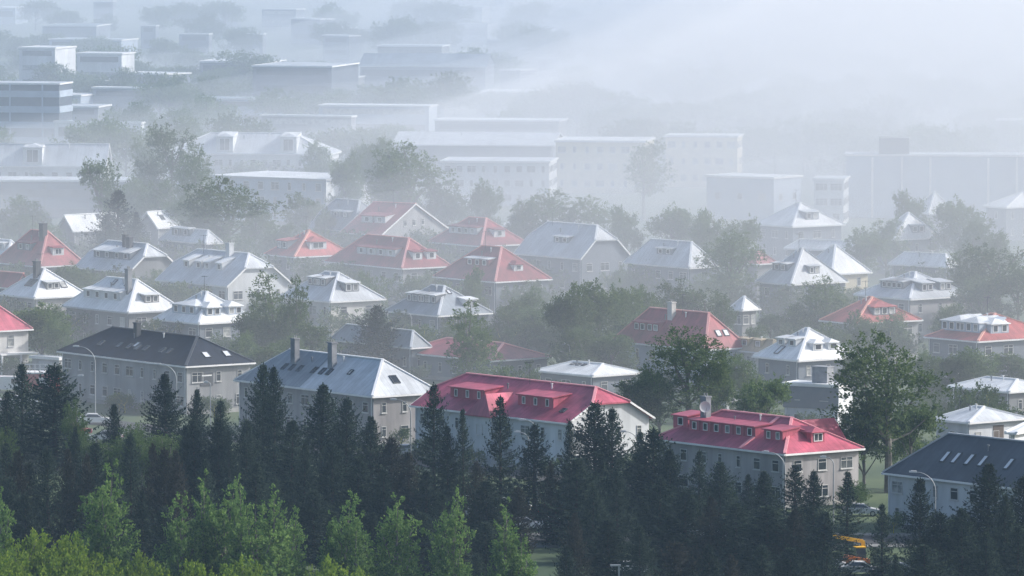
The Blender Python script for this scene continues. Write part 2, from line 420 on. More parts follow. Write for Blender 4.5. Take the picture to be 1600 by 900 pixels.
def dormers(H, f, us, v, w, hf=1.35, nw=1, front=None, top=None, p2=0.12, ww=None, kind='shed'):
    if hf < 2: hf *= .84; v *= .82 if f == 'F' else .72
    for u in us:
        loc, rz, run = on_roof(H, f, u, v)
        p = H.h / max(run, .1); q = min(p * 0.4, p2)
        t = hf / (p - q); t = min(t, run * (1 - v) * 1.02 + 0.01)
        hr = hf
        b = MB(); x = w / 2
        for sx in (-1, 1):
            pts = [(sx * x, 0, -.25), (sx * x, 0, hr), (sx * x, t, hr + q * t), (sx * x, t, p * t - .25)]
            b.face(pts if sx < 0 else list(reversed(pts)))
        b.face([(-x, 0, -.25), (x, 0, -.25), (x, 0, hr), (-x, 0, hr)]); b.face([(-x, t, p*t-.25), (-x, t, hr+q*t), (x, t, hr+q*t), (x, t, p*t-.25)])
        b.face([(-x, 0, hr), (x, 0, hr), (x, t, hr+q*t), (-x, t, hr+q*t)]); b.face([(-x, 0, -.25), (-x, t, p*t-.25), (x, t, p*t-.25), (x, 0, -.25)])
        d = b.build('dormer', WALL.get(front) or ROOF.get(front[2:] if front and front.startswith('r:') else '') or ROOF[H.rc], H.root, loc, rz)
        r = MB(); xo = x + 0.16; y0, y1 = -0.28, t + 0.02; z0, z1 = hr - q * .28 + .01, hr + q * y1 + .01
        if kind == 'shed':
            lo = [(-xo, y0, z0), (xo, y0, z0), (xo, y1, z1), (-xo, y1, z1)]; hi = [(a, c, e + .13) for a, c, e in lo]
            r.face(list(reversed(lo))); r.face(hi)
            for i in range(4): r.face([lo[i], lo[(i+1) % 4], hi[(i+1) % 4], hi[i]])
        else:                                             # small hipped / gabled top
            g = min(w * 0.28, .75); tb = min((hf + g) / p, run * (1 - v)); yb = tb
            planes = [[(-xo, y0, hr + .01), (xo, y0, hr + .01), (0, y0 + (w * .4 if kind == 'hipped' else 0), hr + g)],
                      [(xo, y0, hr + .01), (xo, t, hr + .01), (0, yb, hr + g), (0, y0 + (w * .4 if kind == 'hipped' else 0), hr + g)],
                      [(-xo, t, hr + .01), (-xo, y0, hr + .01), (0, y0 + (w * .4 if kind == 'hipped' else 0), hr + g), (0, yb, hr + g)]]
            r, _ = poly_roof(planes, 0.1)
        r.build('dormer_roof', ROOF[top or H.rc], d)
        n = nw; sp = w / n
        wd = ww or min(0.95, sp * 0.68)
        for i in range(n):
            put('window', dormer_window_mesh(wd, hr * 0.74), d, (-w/2 + sp * (i + .5), -.006, hr * 0.50))

_sm = {}
def skylights(H, f, us, v, w=0.85, l=1.25, dark=False):
    for u in us:
        loc, rz, run = on_roof(H, f, u, v)
        sl = math.atan2(H.h, max(run, .1))
        k = (w, l, dark)
        if k not in _sm:
            a = MB(); 
            a.box(-w/2, -w/2+.1, -l/2, l/2, 0, .14); a.box(w/2-.1, w/2, -l/2, l/2, 0, .14); a.box(-w/2+.1, w/2-.1, -l/2, -l/2+.1, 0, .14); a.box(-w/2+.1, w/2-.1, l/2-.1, l/2, 0, .14)
            g = MB(); g.box(-w/2+.1, w/2-.1, -l/2+.1, l/2-.1, 0.02, .10)
            _sm[k] = (a.mesh('skylight', M_DTRIM if not dark else M_DTRIM), g.mesh('glazing', M_SKYL if not dark else M_GLASS))
        o = put('skylight', _sm[k][0], H.root, loc)
        o.rotation_euler = (Matrix.Rotation(rz, 3, 'Z') @ Matrix.Rotation(sl, 3, 'X')).to_euler()
        put('glazing', _sm[k][1], o)

def chimney(H, f, u, v, w=0.9, d=0.7, top=1.6, m=None):
    loc, rz, run = on_roof(H, f, u, v)
    m = m or M_CHIM; w *= .82; d *= .85; top *= .85
    zt = H.h * (1 - v) + top
    b = MB(); b.box(-w/2, w/2, -d/2, d/2, -1.2, zt); b.box(-w/2-.08, w/2+.08, -d/2-.08, d/2+.08, zt + .002, zt + .16)
    c = b.build('chimney', m, H.root, loc, rz)
    p = MB()
    for x in (-w * .22, w * .22): p.tube([(x, 0, zt + .165), (x, 0, zt + .5)], 0.1, 7)
    p.build('chimney_pot', M_CONC, c)

def wing(H, x, w, proj, hw, f='F', roof='hip', rc=None, nwin=1, back=False):
    """a cross wing that steps out of the long side: its own walls and a roof running back into the main roof"""
    rc = rc or H.rc; y = -H.W / 2; s = -1
    he = H.he - 0.15; x0, x1 = x - w / 2, x + w / 2
    p = H.h / (H.W / 2); yb = (hw + .3) / p                      # where its ridge meets the main slope
    rz = math.pi if back else 0
    b = MB(); b.box(-w/2 + .35, w/2 - .35, -proj + .35, 0.7, -0.4, he - .05)
    if roof == 'gable': b.face([(-w/2 + .35, -proj + .35, he - .05), (w/2 - .35, -proj + .35, he - .05), (0, -proj + .35, he + hw * (1 - .7 / w) - .12)])
    wl = b.build('bay', WALL[H.wc], H.root, (x, y if not back else -y, 0), rz)
    i = min(w / 2, proj) if roof == 'hip' else 0
    P = (0, -proj + i, he + hw); Q = (0, yb, he + hw)
    A, B = (-w/2, -proj, he), (w/2, -proj, he)
    t = 0.6
    planes = [[B, (w/2, t, he), Q, P], [(-w/2, t, he), A, P, Q]]
    if roof == 'hip': planes.append([A, B, P])
    mb, sh = poly_roof(planes, .16); ro = mb.build('bay_roof', ROOF[rc], wl)
    for k in range(int(he // 2.8)):
        fm, pm = window_meshes(1.2, 1.3, 'w')
        put('window', fm, wl, (0, -proj + .346, 1.6 + k * 2.9))
    return wl

def aerial(H, f='F', u=0.0, v=.9):
    loc, rz, run = on_roof(H, f, u, v)
    b = MB(); t = H.h * (1 - v) + 2.4
    b.tube([(0, 0, -.2), (0, 0, t)], .035, 5)
    for i in range(5): b.bar((-.5 + .06 * i, -.5 + i * .25, t - .1), (.5 - .06 * i, -.5 + i * .25, t - .1), .03, .03)
    b.bar((0, -.55, t - .1), (0, .6, t - .1), .035, .035)
    b.build('aerial', M_DTRIM, H.root, loc, rz + u * 2)

def balcony(H, y, z, w=2.6):
    """concrete slab with a rail and balusters on the visible end wall"""
    x = H.wx if H.sgn > 0 else -H.wx
    b = MB(); b.box(-w/2, w/2, -1.1, -.004, 0, .15); o = b.build('balcony', M_CONC, H.root, (x, y, z), R(90) * H.sgn)
    r = MB(); r.box(-w/2, w/2, -1.1, -1.04, .95, 1.02); r.box(-w/2, -w/2 + .06, -1.04, -.01, .95, 1.02); r.box(w/2 - .06, w/2, -1.04, -.01, .95, 1.02)
    n = int(w / .16)
    for i in range(n + 1): r.box(-w/2 + (w - .03) * i / n, -w/2 + (w - .03) * i / n + .03, -1.09, -1.05, .153, .947)
    r.build('railing', M_TRIM, o)
# ------------------------------------------------------------------ trees
M_BARK = mat_plain('bark', (0.07, 0.055, 0.045), 0.95, 0, 0.3, 2.0)
M_BARKL = mat_plain('grey_bark', (0.17, 0.16, 0.14), 0.95, 0, 0.3, 2.0)
LEAF = {
 'spruce': mat_leaf('spruce_needles', (0.013, 0.025, 0.020), (0.058, 0.080, 0.056), 0.2, 0.3),
 'brown':  mat_leaf('spruce_needles_brownish', (0.026, 0.028, 0.022), (0.060, 0.056, 0.042), 0.18, 0.3),
 'poplar': mat_leaf('poplar_leaves', (0.060, 0.130, 0.036), (0.190, 0.285, 0.090), 0.5, 0.15),
 'garden': mat_leaf('garden_leaves', (0.065, 0.105, 0.045), (0.150, 0.200, 0.088), 0.5, 0.2),
 'willow': mat_leaf('willow_leaves', (0.080, 0.150, 0.020), (0.210, 0.280, 0.040), 0.45, 0.15),
 'birch':  mat_leaf('birch_leaves', (0.045, 0.085, 0.030), (0.110, 0.150, 0.060), 0.4, 0.2),
}

def leaf(mb, c, d, n, ln, wd):
    """one pointed leaf-sized face: centre c, axis d, normal n"""
    s = d.cross(n)
    if s.length < 1e-5: s = Vector((1, 0, 0))
    s.normalize()
    mb.face([c - d * (ln * .5), c + s * (wd * .5), c + d * (ln * .5), c - s * (wd * .5)])

def rvec(rg): 
    z = rg.uniform(-1, 1); a = rg.uniform(0, 6.2832); r = math.sqrt(1 - z * z)
    return Vector((r * math.cos(a), r * math.sin(a), z))

def spruce_mesh(seed, ht=13.0, wide=0.30, sparse=0.0):
    """straight trunk; whorls of boughs that leave level and turn up at their tips, each bough a fan of small needle sprays"""
    rg = random.Random(seed); tr = MB()
    lean = rg.uniform(-.2, .2)
    tr.tube([(0, 0, -.4), (lean * .3, 0, ht * .35), (lean * .8, 0, ht * .7), (lean, 0, ht * .995)], [ht * .016, ht * .012, ht * .006, .015], 7)
    cr = MB(); z = ht * .05
    lop = [rg.uniform(.80, 1.15) for _ in range(8)]
    bulge = rg.uniform(.75, 1.0)
    while z < ht * .975:
        k = 1 - z / ht
        rad = ht * wide * (k ** bulge) * rg.uniform(.86, 1.10) + .06
        if z < ht * .15: rad *= .7 + 2 * z / ht
        nb = max(4, int(10 * (.45 + .6 * k))); a0 = rg.uniform(0, 6.28)
        for b in range(nb):
            if rg.random() < sparse: continue
            an = a0 + 6.283 * b / nb + rg.uniform(-.3, .3)
            ln = rad * rg.uniform(.60, 1.08) * lop[int(an / .7854) % 8]
            if rg.random() < .10: ln *= 1.22
            dr = Vector((math.cos(an), math.sin(an), 0)); sd = Vector((-dr.y, dr.x, 0))
            up = .75 - 1.05 * k
            org = Vector((lean * z / ht, 0, z)); fan = min(.62, .26 + ln * .10)
            P = lambda f: org + dr * (ln * f) + Vector((0, 0, ln * (up * f + .42 * f ** 3)))
            m = max(3, int(ln / .17))
            cr.bar(P(.05), P(.7), .05, .05)
            for i in range(m):
                f = .12 + .88 * (i + rg.random()) / m
                p = P(f); t = (P(min(1, f + .05)) - P(f - .05)).normalized()
                w = fan * (1.1 - f) * (1.5 if f > .25 else 1.0) + .05
                for s in (-1, 1):
                    l = w * rg.uniform(.7, 1.25)
                    d = (t * rg.uniform(.45, .9) + sd * s + Vector((0, 0, rg.uniform(-.35, .15)))).normalized()
                    leaf(cr, p + d * (l * .5), d, Vector((rg.uniform(-.5, .5), rg.uniform(-.5, .5), 1)).normalized(), l * 1.15, rg.uniform(.12, .20))
                    if rg.random() < .55:                             # hanging twiglets give the bough its depth
                        q = p + d * (l * rg.uniform(.1, .7)); h = rg.uniform(.18, .38)
                        leaf(cr, q - Vector((0, 0, h * .45)), Vector((rg.uniform(-.35, .35), rg.uniform(-.35, .35), -1)).normalized(), rvec(rg), h, rg.uniform(.09, .15))
            leaf(cr, P(1.0), (P(1) - P(.9)).normalized(), Vector((0, 0, 1)), .34, .13)
        z += (.17 + .34 * k) * rg.uniform(.8, 1.2)
    for i in range(7):
        leaf(cr, Vector((lean, 0, ht * (1 - .011 * i))), Vector((rg.uniform(-.3, .3), rg.uniform(-.3, .3), 1)).normalized(), rvec(rg), .34, .10)
    return tr, cr

def broad_mesh(seed, ht=10.0, rx=3.2, shape='round', n=420, per=16, ls=0.30, base=0.16):
    """trunk with limbs; leaves gathered in clumps at limb ends through an uneven crown"""
    rg = random.Random(seed); tr = MB(); cr = MB()
    tr.tube([(0, 0, -.4), (rg.uniform(-.1, .1), 0, ht * .3), (rg.uniform(-.3, .3), rg.uniform(-.2, .2), ht * .72)], [ht * .020, ht * .014, ht * .004], 8)
    if shape == 'poplar':
        lobes = [(Vector((rg.uniform(-.3, .3) * rx, rg.uniform(-.3, .3) * rx, ht * z)), Vector((rx * w, rx * w, ht * .17))) for z, w in ((.22, .75), (.36, .92), (.5, .85), (.64, .66), (.78, .46), (.89, .27))]
        for _ in range(5):
            an = rg.uniform(0, 6.28); z = rg.uniform(.3, .75)
            lobes.append((Vector((math.cos(an) * rx * .6, math.sin(an) * rx * .6, ht * z)), Vector((rx * .33, rx * .33, ht * rg.uniform(.10, .17)))))
    elif shape == 'bush':
        lobes = [(Vector((rg.uniform(-.75, .75) * rx, rg.uniform(-.75, .75) * rx, ht * rg.uniform(.3, .75))), Vector((rx * rg.uniform(.3, .5),) * 2 + (ht * rg.uniform(.18, .28),))) for _ in range(12)]
    else:
        lobes = [(Vector((rg.uniform(-.2, .2) * rx, rg.uniform(-.2, .2) * rx, ht * .62)), Vector((rx * .62, rx * .62, ht * .26)))]
        for _ in range(11):
            an = rg.uniform(0, 6.28); z = rg.uniform(.30, .86); rr = rx * (1.0 - abs(z - .5) * 1.25) * rg.uniform(.5, .85)
            lobes.append((Vector((math.cos(an) * rr, math.sin(an) * rr, ht * z)), Vector((rx * rg.uniform(.26, .44),) * 2 + (ht * rg.uniform(.09, .17),))))
    for c, e in lobes[1:]:                                            # limbs into the lobes
        z0 = max(ht * base, c.z - ht * .28)
        tr.tube([(0, 0, z0), (c.x * .5, c.y * .5, z0 + (c.z - z0) * .55), (c.x, c.y, c.z + e.z * .5)], [ht * .009, ht * .006, .02], 5)
    vol = [e.x * e.y * e.z for _, e in lobes]; tot = sum(vol)
    for (c, e), vv in zip(lobes, vol):
        k = max(6, int(n * vv / tot))
        for _ in range(k):
            r = rvec(rg) * (rg.random() ** (.30 if shape in ('poplar', 'bush') else .42)) * rg.uniform(.85, 1.16 if shape in ('poplar', 'bush') else 1.06)
            p = Vector((c.x + r.x * e.x, c.y + r.y * e.y, c.z + r.z * e.z))
            if p.z < ht * .05: continue
            cs = rg.uniform(.55, 1.15) * ls * (1.35 if shape in ('poplar', 'bush') else 1.6)
            ax = (Vector((r.x, r.y, r.z * .6 + (1.0 if shape == 'poplar' else .45)))).normalized()
            for _ in range(int(per * rg.uniform(.6, 1.3))):
                o = rvec(rg) * (cs * rg.random() ** .5)
                q = p + o + ax * rg.uniform(-.6, 1.0) * cs
                leaf(cr, q, (ax + rvec(rg) * .8).normalized(), (rvec(rg) + Vector((0, 0, .6))).normalized(), ls * rg.uniform(.7, 1.3), ls * rg.uniform(.45, .8))
    return tr, cr

PROTO = {}
def proto(kind, tr, cr, bark, leafm, ht, rx):
    t = tr.mesh('trunk', bark); c = cr.mesh('crown', leafm)
    PROTO.setdefault(kind, []).append((t, c, ht, rx))

for i in range(6): proto('spruce', *spruce_mesh(11 + i, 13, .30 + .02 * (i % 3), .02 + .05 * (i % 2)), M_BARK, LEAF['spruce'], 13, 4.0)
for i in range(3): proto('brown', *spruce_mesh(41 + i, 13, .31, .10), M_BARK, LEAF['brown'], 13, 4.0)
for i in range(3): proto('thin', *spruce_mesh(61 + i, 13, .27, .24), M_BARK, LEAF['spruce'], 13, 3.5)
for i in range(4): proto('poplar', *broad_mesh(71 + i, 14, 2.7, 'poplar', 430, 20, .30), M_BARKL, LEAF['poplar'], 14, 2.5)
for i in range(5): proto('garden', *broad_mesh(81 + i, 10, 3.6, 'round', 820, 16, .22), M_BARKL, LEAF['garden'], 10, 3.2)
for i in range(2): proto('birch', *broad_mesh(91 + i, 10, 2.8, 'round', 520, 14, .20), M_BARKL, LEAF['birch'], 10, 2.5)
for i in range(3): proto('willow', *broad_mesh(101 + i, 8, 3.4, 'bush', 460, 20, .27), M_BARKL, LEAF['willow'], 8, 3.2)
for i in range(3): proto('tall', *broad_mesh(111 + i, 16, 4.8, 'round', 820, 15, .25, .3), M_BARKL, LEAF['garden'], 16, 4.2)
for i in range(3): proto('column', *broad_mesh(121 + i, 12, 2.9, 'poplar', 640, 15, .24), M_BARKL, LEAF['garden'], 12, 2.6)
for i in range(3): proto('bushy', *broad_mesh(131 + i, 5, 2.8, 'bush', 420, 14, .20), M_BARKL, LEAF['birch'], 5, 2.5)
WMUL = {'spruce': 1.95, 'brown': 1.85, 'thin': 1.75, 'poplar': 1.12, 'willow': 1.15, 'garden': 1.15, 'birch': 1.15, 'tall': 1.1, 'column': 1.15, 'bushy': 1.15}
NAME = {'spruce': 'spruce_tree', 'brown': 'spruce_tree', 'thin': 'spruce_tree', 'poplar': 'poplar_tree', 'garden': 'garden_tree', 'birch': 'birch_tree', 'willow': 'willow_bush',
        'tall': 'tall_tree', 'column': 'poplar_tree', 'bushy': 'garden_bush'}
CAT = {'spruce': 'tree', 'willow': 'bush', 'bushy': 'bush'}
TREES = []
_tn = [0]
def tree(kind, x, yt, yb, width=None, label=None, group=None, far=False):
    """top at pixel (x, yt), foot at row yb; width of the crown in pixels"""
    g = at(x, yb, 0); s = scale_at(g)
    hgt = (yb - yt) / s / CP
    # the foot row counts as hidden ground: the crown's top must land on yt
    top = pix((g.x, g.y, hgt))[1]; hgt *= (yb - yt) / max(1, yb - top)
    _tn[0] += 1; k = _tn[0]
    t, c, h0, r0 = PROTO[kind][k % len(PROTO[kind])]
    sz = hgt / h0
    sx = sz if width is None else width * WMUL[kind] * (.75 + .5 * ((k * 37) % 11) / 10) / s / (2 * r0)
    rg = random.Random(k * 13 + 5)
    o = thing(NAME[kind], label or 'tree', 'bush' if 'bush' in NAME[kind] else 'tree', (g.x, g.y, 0), rg.uniform(0, 6.28), group)
    o.scale = (sx, sx, sz)
    put('trunk', t, o); put('crown', c, o)
    TREES.append((o, kind, x, yt, yb, sx * r0, label is None))
    return o
# ------------------------------------------------------------------ foreground row of houses
MARK = []     # landmarks for the tree labels: (pixel x, pixel y, phrase)
def mark(x, y, s): MARK.append((x, y, s))

H = house('apartment_house', 'long black-roofed house with pale walls and two white skylights on its hipped end', (290, 572), 90, 398, 526, 6.6, 54, 'hip', 'black', 'beige', trim=M_TRIM)
skylights(H, 'E', (-.28, .62), .34, 1.0, 1.3); skylights(H, 'F', (-.62, -.28, -.1, .05, .2, .5, .62), .42, .8, 1.1, dark=True); skylights(H, 'F', (-.02,), .5, .8, 1.1)
chimney(H, 'F', -.22, .78, 1.0, .8, 1.2, M_DTRIM); mark(240, 560, 'the black-roofed house')
b = MB(); b.box(-1.0, 1.0, -.06, .02, -.9, .9); b2 = b.build('sign_panel', M_DTRIM, H.root, (H.wx + .006, -1.9, 4.6), R(90)); 
b = MB(); b.box(-.8, .8, -.075, -.063, .45, .62); b.build('sign_strip', M_TRIM, b2)

H = house('terrace_house', 'long joined grey-roofed terrace with two tall chimneys and a skylight on its bright hipped end', (582, 619), 366, 688, 562, 6.4, 54, 'hip', 'pale', 'pink')
skylights(H, 'E', (-.1,), .42, 1.1, 1.5, dark=True); skylights(H, 'F', (-.60, -.47, -.33, -.08, .06, .18), .50, .8, 1.2, dark=True); skylights(H, 'F', (.52,), .56, .7, .9, dark=True)
chimney(H, 'F', -.55, .66, 1.2, .9, 1.9); chimney(H, 'F', .14, .66, 1.2, .9, 1.9)
x1 = -H.L * .02; mb, _ = poly_roof([[(-H.L/2 + .1, -H.W/2 + .02, H.he + .05), (x1, -H.W/2 + .02, H.he + .05), (x1, -.15, H.he + H.h + .0), (-H.L/2 + H.ins + .1, -.15, H.he + H.h + .0)]], .03)
mb.build('roof_section', ROOF['grey'], H.root)['label'] = 'darker grey older part of the long roof'
mark(570, 590, 'the grey terrace with two chimneys')
H = house('apartment_house', 'long crimson-roofed house with a half-hipped white gable and two rows of dormers', (888, 661), 641, 1022, 605, 6.4, 52, 'half', 'pink', 'white')
dormers(H, 'F', (-.44, .42), .40, 7.0, 1.5, 3, 'r:pink', 'pink', ww=.62); skylights(H, 'F', (.78,), .3, .9, .8, dark=True)
wing(H, -.5, 5.2, 1.3, 2.6); mark(800, 630, 'the long crimson-roofed house')
aerial(H, 'F', 0.04)
H = house('apartment_house', 'crimson-roofed house with six small dormers in a row and a hipped end', (1226, 709), 1018, 1350, 653, 6.4, 53, 'hip', 'pink', 'pink')
dormers(H, 'F', tuple(-.66 + i * 1.98 / (H.L / 2 - H.ins * .42) for i in range(6)), .42, 1.96, 1.45, 1, 'r:pink', 'pink', ww=.8, p2=.08); dormers(H, 'F', (.76,), .40, 3.4, 1.4, 2, 'r:pink', 'pink', ww=.7)
dormers(H, 'F', (-1.0,), .50, 2.8, 1.5, 1, 'r:pink', 'pink')
dormers(H, 'E', (.05,), .34, 2.0, 1.5, 1, 'r:pink', 'pink', ww=1.3, kind='hipped'); chimney(H, 'F', -.78, .62, 1.3, .9, 1.9); wing(H, H.L / 2 - H.ins - 2.6, 5.6, 2.6, H.h * .86, roof='gable', back=True)
b = MB(); b.bar((H.L * .17, -H.W / 2, H.he + .04), (H.L * .17, -.1, H.he + H.h + .02), .5, .12); b.build('valley_flashing', CAPMAT['pink'], H.root); HDISH = H; mark(1180, 680, 'the crimson house with the dish')

H = house('apartment_house', 'dark shingle-roofed house with a slanting row of skylights and whitish walls', (1690, 774), 1379, 1800, 700, 6.2, 52, 'hip', 'dark', 'white', trim=M_TRIM)
skylights(H, 'F', (-.62, -.49, -.33, -.17, .14, .4), .48, .75, 1.7); mark(1500, 740, 'the dark shingle roof')
aerial(H, 'F', 0.46)
H = house('corner_house', 'cream two-storey house with a red hipped roof and white veranda', (-12, 517), -70, 51, 478, 6.4, 52, 'hip', 'pink', 'cream', wsize=(1.9, 1.6))
b = MB(); b.box(-.2, H.W - .6, -2.2, -.003, 2.9, 3.1); 
for x in (0, 3.2, 6.4): b.box(x, x + .25, -2.1, -1.85, 0, 2.9)
b.build('veranda', M_TRIM, H.root, (H.wx, -H.W / 2 + .5, 0), R(90)); mark(20, 560, 'the cream corner house')
aerial(H, 'F', -0.53)
H = house('garage', 'plain beige garage with a flat roof beside the cream corner house', (92, 560), 50, 104, None, 2.8, 40, 'flat', 'pale', 'beige', small=True, wins=False)
b = MB(); b.box(-1.3, 1.3, -.05, .02, -1.1, 1.1); b.build('garage_door', M_GTRIM, H.root, (0, -H.wy - .01, 1.12), 0)

H = house('bungalow', 'grey low-roofed bungalow with white walls and a tall dark doorway', (1514, 660), 1455, 1606, 634, 4.2, 50, 'hip', 'pale', 'white', wsize=(1.0, 1.3), rows=1, ins=2.6, pitch=16)
b = MB(); b.box(-.9, .9, -.06, .02, -1.6, 1.6); b.build('doorway', M_DOOR, H.root, (H.wx + .01, .4, 1.9), R(90)); mark(1530, 650, 'the low white bungalow')
H = house('bungalow', 'pale-roofed white house end cut off by the frame beside the dark shingle roof', (1588, 676), 1571, 1700, 664, 4.4, 30, 'hip', 'white', 'white', rows=1)
H = house('shop_house', 'flat white-roofed house with a dark slate upper storey and a square chimney', (1309, 603), 1226, 1332, None, 6.0, 30, 'flat', 'white', 'white', rows=2, wsize=(1.1, 1.0))
b = MB(); b.box(-H.L/2 - .16, H.L/2 + .16, -H.W/2 - .16, -H.W/2 - .004, 2.9, 5.7); b.build('slate_cladding', WALL['slate'], H.root)
b = MB(); b.box(-1.1, 1.1, -.9, .9, 0, 2.0); b.box(-1.2, 1.2, -1, 1, 2.003, 2.15); b.build('chimney', M_CHIM, H.root, (.3, .6, H.he + .1)); mark(1270, 600, 'the flat white-roofed house')
H = house('bungalow', 'broad white low-hipped roof over a grey bungalow beside the tall tree', (1577, 612), 1481, 1652, 583, 4.0, 50, 'hip', 'white', 'grey', rows=1, ins=3.0, pitch=15); mark(1560, 595, 'the broad white low roof')
H = house('bungalow', 'small pale roof half hidden by shrubs above the broad white low roof', (1500, 590), 1436, 1532, 570, 3.8, 50, 'hip', 'pale', 'grey', rows=1, ins=2.6, pitch=15)
H = house('bungalow', 'low white-roofed bungalow with small roof vents below the leafy hedge', (926, 587), 836, 1003, 560, 3.4, 50, 'hip', 'white', 'slate', rows=1, ins=3.0, pitch=15)
skylights(H, 'F', (-.5, -.2, .1), .75, .7, .7, dark=True); mark(920, 575, 'the low white-roofed bungalow')
H = house('bungalow', 'wide low red roof spread behind the pointed poplar', (768, 563), 624, 862, 536, 3.6, 50, 'hip', 'red', 'slate', rows=1, ins=4.0); mark(745, 550, 'the wide low red roof')
H = house('bungalow', 'low dark slate roof behind the tiered lone spruce', (642, 543), 514, 674, 502, 4.5, 52, 'hip', 'grey', 'slate', rows=1); skylights(H, 'F', (-.3, -.1), .4, .8, 1.1, dark=True)
mark(590, 520, 'the low dark slate roof')
aerial(H, 'F', -0.11)
H = house('bungalow', 'small grey-roofed outbuilding under the trees behind the dish', (1135, 612), 1104, 1160, 588, 3.6, 50, 'hip', 'grey', 'white', rows=1)

# ------------------------------------------------------------------ second row
H = house('villa', 'white hip-roofed villa with a black chimney at the photo edge', (54, 465), -2, 138, 420, 6.0, 54, 'hip', 'white', 'pink')
dormers(H, 'E', (-.2,), .36, 2.4, 1.3, 2, 'grey', 'white'); skylights(H, 'E', (.5,), .4, 1.1, 1.4, dark=True); skylights(H, 'F', (.05, .32), .48, 1.3, 1.6, dark=True)
chimney(H, 'F', .15, .72, 1.1, 1.0, 1.3, M_DTRIM); mark(70, 450, 'the white villa with the black chimney')
aerial(H, 'F', 0.11)
H = house('villa', 'large white hip-roofed villa with four joined dormers and dark pebbledash walls', (200, 488), 97, 286, 437, 6.2, 53, 'hip', 'white', 'grey', trim=M_GTRIM)
dormers(H, 'F', (-.55, -.22, .11, .44), .38, 2.6, 1.5, 1, 'white', 'white', p2=.2); dormers(H, 'E', (.05,), .36, 2.6, 1.4, 2, 'grey', 'white'); skylights(H, 'F', (-.2, .55), .85, .8, 1.1, dark=True)
chimney(H, 'F', .78, .60, 1.1, .9, 1.9); mark(190, 460, 'the large white villa')
H = house('villa', 'white hip-roofed house with broad window dormers on both faces and slate walls', (311, 505), 239, 402, 456, 6.0, 52, 'hip', 'white', 'slate')
dormers(H, 'F', (.05,), .30, 6.0, 1.6, 3, 'pale' if 0 else 'blue', 'white', kind='hipped'); dormers(H, 'E', (-.45, .50), .30, 2.6, 1.5, 2, 'blue', 'white', kind='hipped'); mark(320, 480, 'the white house with broad dormers')
aerial(H, 'F', 0.53)
H = house('apartment_house', 'long pale-roofed house with a tall white chimney and four wedge dormers', (355, 447), 243, 456, 396, 6.2, 52, 'half', 'pale', 'white')
dormers(H, 'F', (-.52, -.18, .06, .4), .52, 1.6, 1.4, 1, 'white', 'white', p2=.35); chimney(H, 'F', .3, .86, 1.3, 1.0, 1.6, WALL['white']); mark(340, 420, 'the long pale house with white chimney')
aerial(H, 'F', -0.46)
H = house('villa', 'white-roofed villa with a pale render gable wall, porthole window and boxy dormer', (516, 471), 436, 602, 426, 6.4, 54, 'hip', 'pale', 'cream')
dormers(H, 'F', (-.3, .15), .60, 2.8, 1.4, 2, 'grey', 'white'); dormers(H, 'E', (.0,), .42, 2.6, 1.6, 2, 'slate', 'white'); skylights(H, 'E', (-.42,), .45, .8, 1.1, dark=True)
balcony(H, -.2 + .8, 2.9); b = MB(); b.tube([(0, -.08, 0), (0, .02, 0)], .55, 16); b.build('porthole', M_DTRIM, H.root, (H.wx + .004, -2.0, 4.2), R(90)); mark(530, 460, 'the villa with the porthole')
H = house('apartment_house', 'slate-grey roofed house with four box dormers and one pale hipped end', (685, 493), 600, 770, 447, 6.0, 52, 'hip', 'grey', 'slate')
dormers(H, 'F', (-.5, -.17, .16, .5), .46, 2.4, 1.45, 2, 'slate', 'white'); dormers(H, 'E', (.45,), .3, 2.2, 1.4, 2, 'white', 'white'); skylights(H, 'E', (-.1,), .78, .7, .9); mark(680, 470, 'the slate house with four dormers')
aerial(H, 'F', -0.04)
H = house('villa', 'red hip-roofed house with pale blue walls half hidden by trees', (1102, 546), 954, 1170, 489, 6.0, 52, 'hip', 'red', 'blue')
dormers(H, 'F', (-.62, -.30), .42, 2.6, 1.4, 2, 'r:red', 'red'); skylights(H, 'E', (-.1, .5), .42, .9, 1.1); chimney(H, 'F', -.1, .8, 1.2, .9, 1.2, WALL['cream']); mark(1020, 520, 'the red house with pale blue walls')
aerial(H, 'F', 0.18)
H = house('cottage', 'tan-roofed cottage squeezed between the red house and the white villa', (1208, 552), 1132, 1232, 506, 5.6, 52, 'hip', 'tan', 'cream')
dormers(H, 'F', (-.3, .3), .4, 1.6, 1.2, 1, 'r:tan', 'tan')
H = house('villa', 'white hip-roofed villa with two arched window dormers on its end', (1247, 563), 1176, 1347, 513, 6.0, 53, 'hip', 'white', 'slate')
dormers(H, 'E', (-.28, .36), .36, 1.7, 1.3, 1, 'white', 'white', ww=1.1, kind='hipped'); dormers(H, 'F', (-.5, .28), .48, 1.6, 1.2, 1, 'white', 'white'); skylights(H, 'F', (-.2,), .25, .9, 1.7); mark(1255, 540, 'the white villa with arched dormers')
H = house('villa', 'orange-red hip-roofed house with one wide glazed dormer', (1336, 505), 1280, 1441, 464, 6.0, 54, 'hip', 'orange', 'beige')
dormers(H, 'E', (.0,), .36, 4.2, 1.5, 3, 'slate', 'orange', kind='hipped'); mark(1360, 490, 'the orange-red house')
aerial(H, 'F', -0.60)
H = house('villa', 'red house with flat white-topped window dormers at the photo edge', (1528, 533), 1444, 1660, 490, 6.0, 52, 'hip', 'orange', 'slate')
dormers(H, 'F', (-.55, .3), .34, 4.4, 1.7, 3, 'blue', 'white', kind='hipped'); dormers(H, 'E', (-.45,), .34, 3.4, 1.6, 2, 'blue', 'white', kind='hipped'); mark(1530, 515, 'the red house with white-topped dormers')
aerial(H, 'F', -0.39)
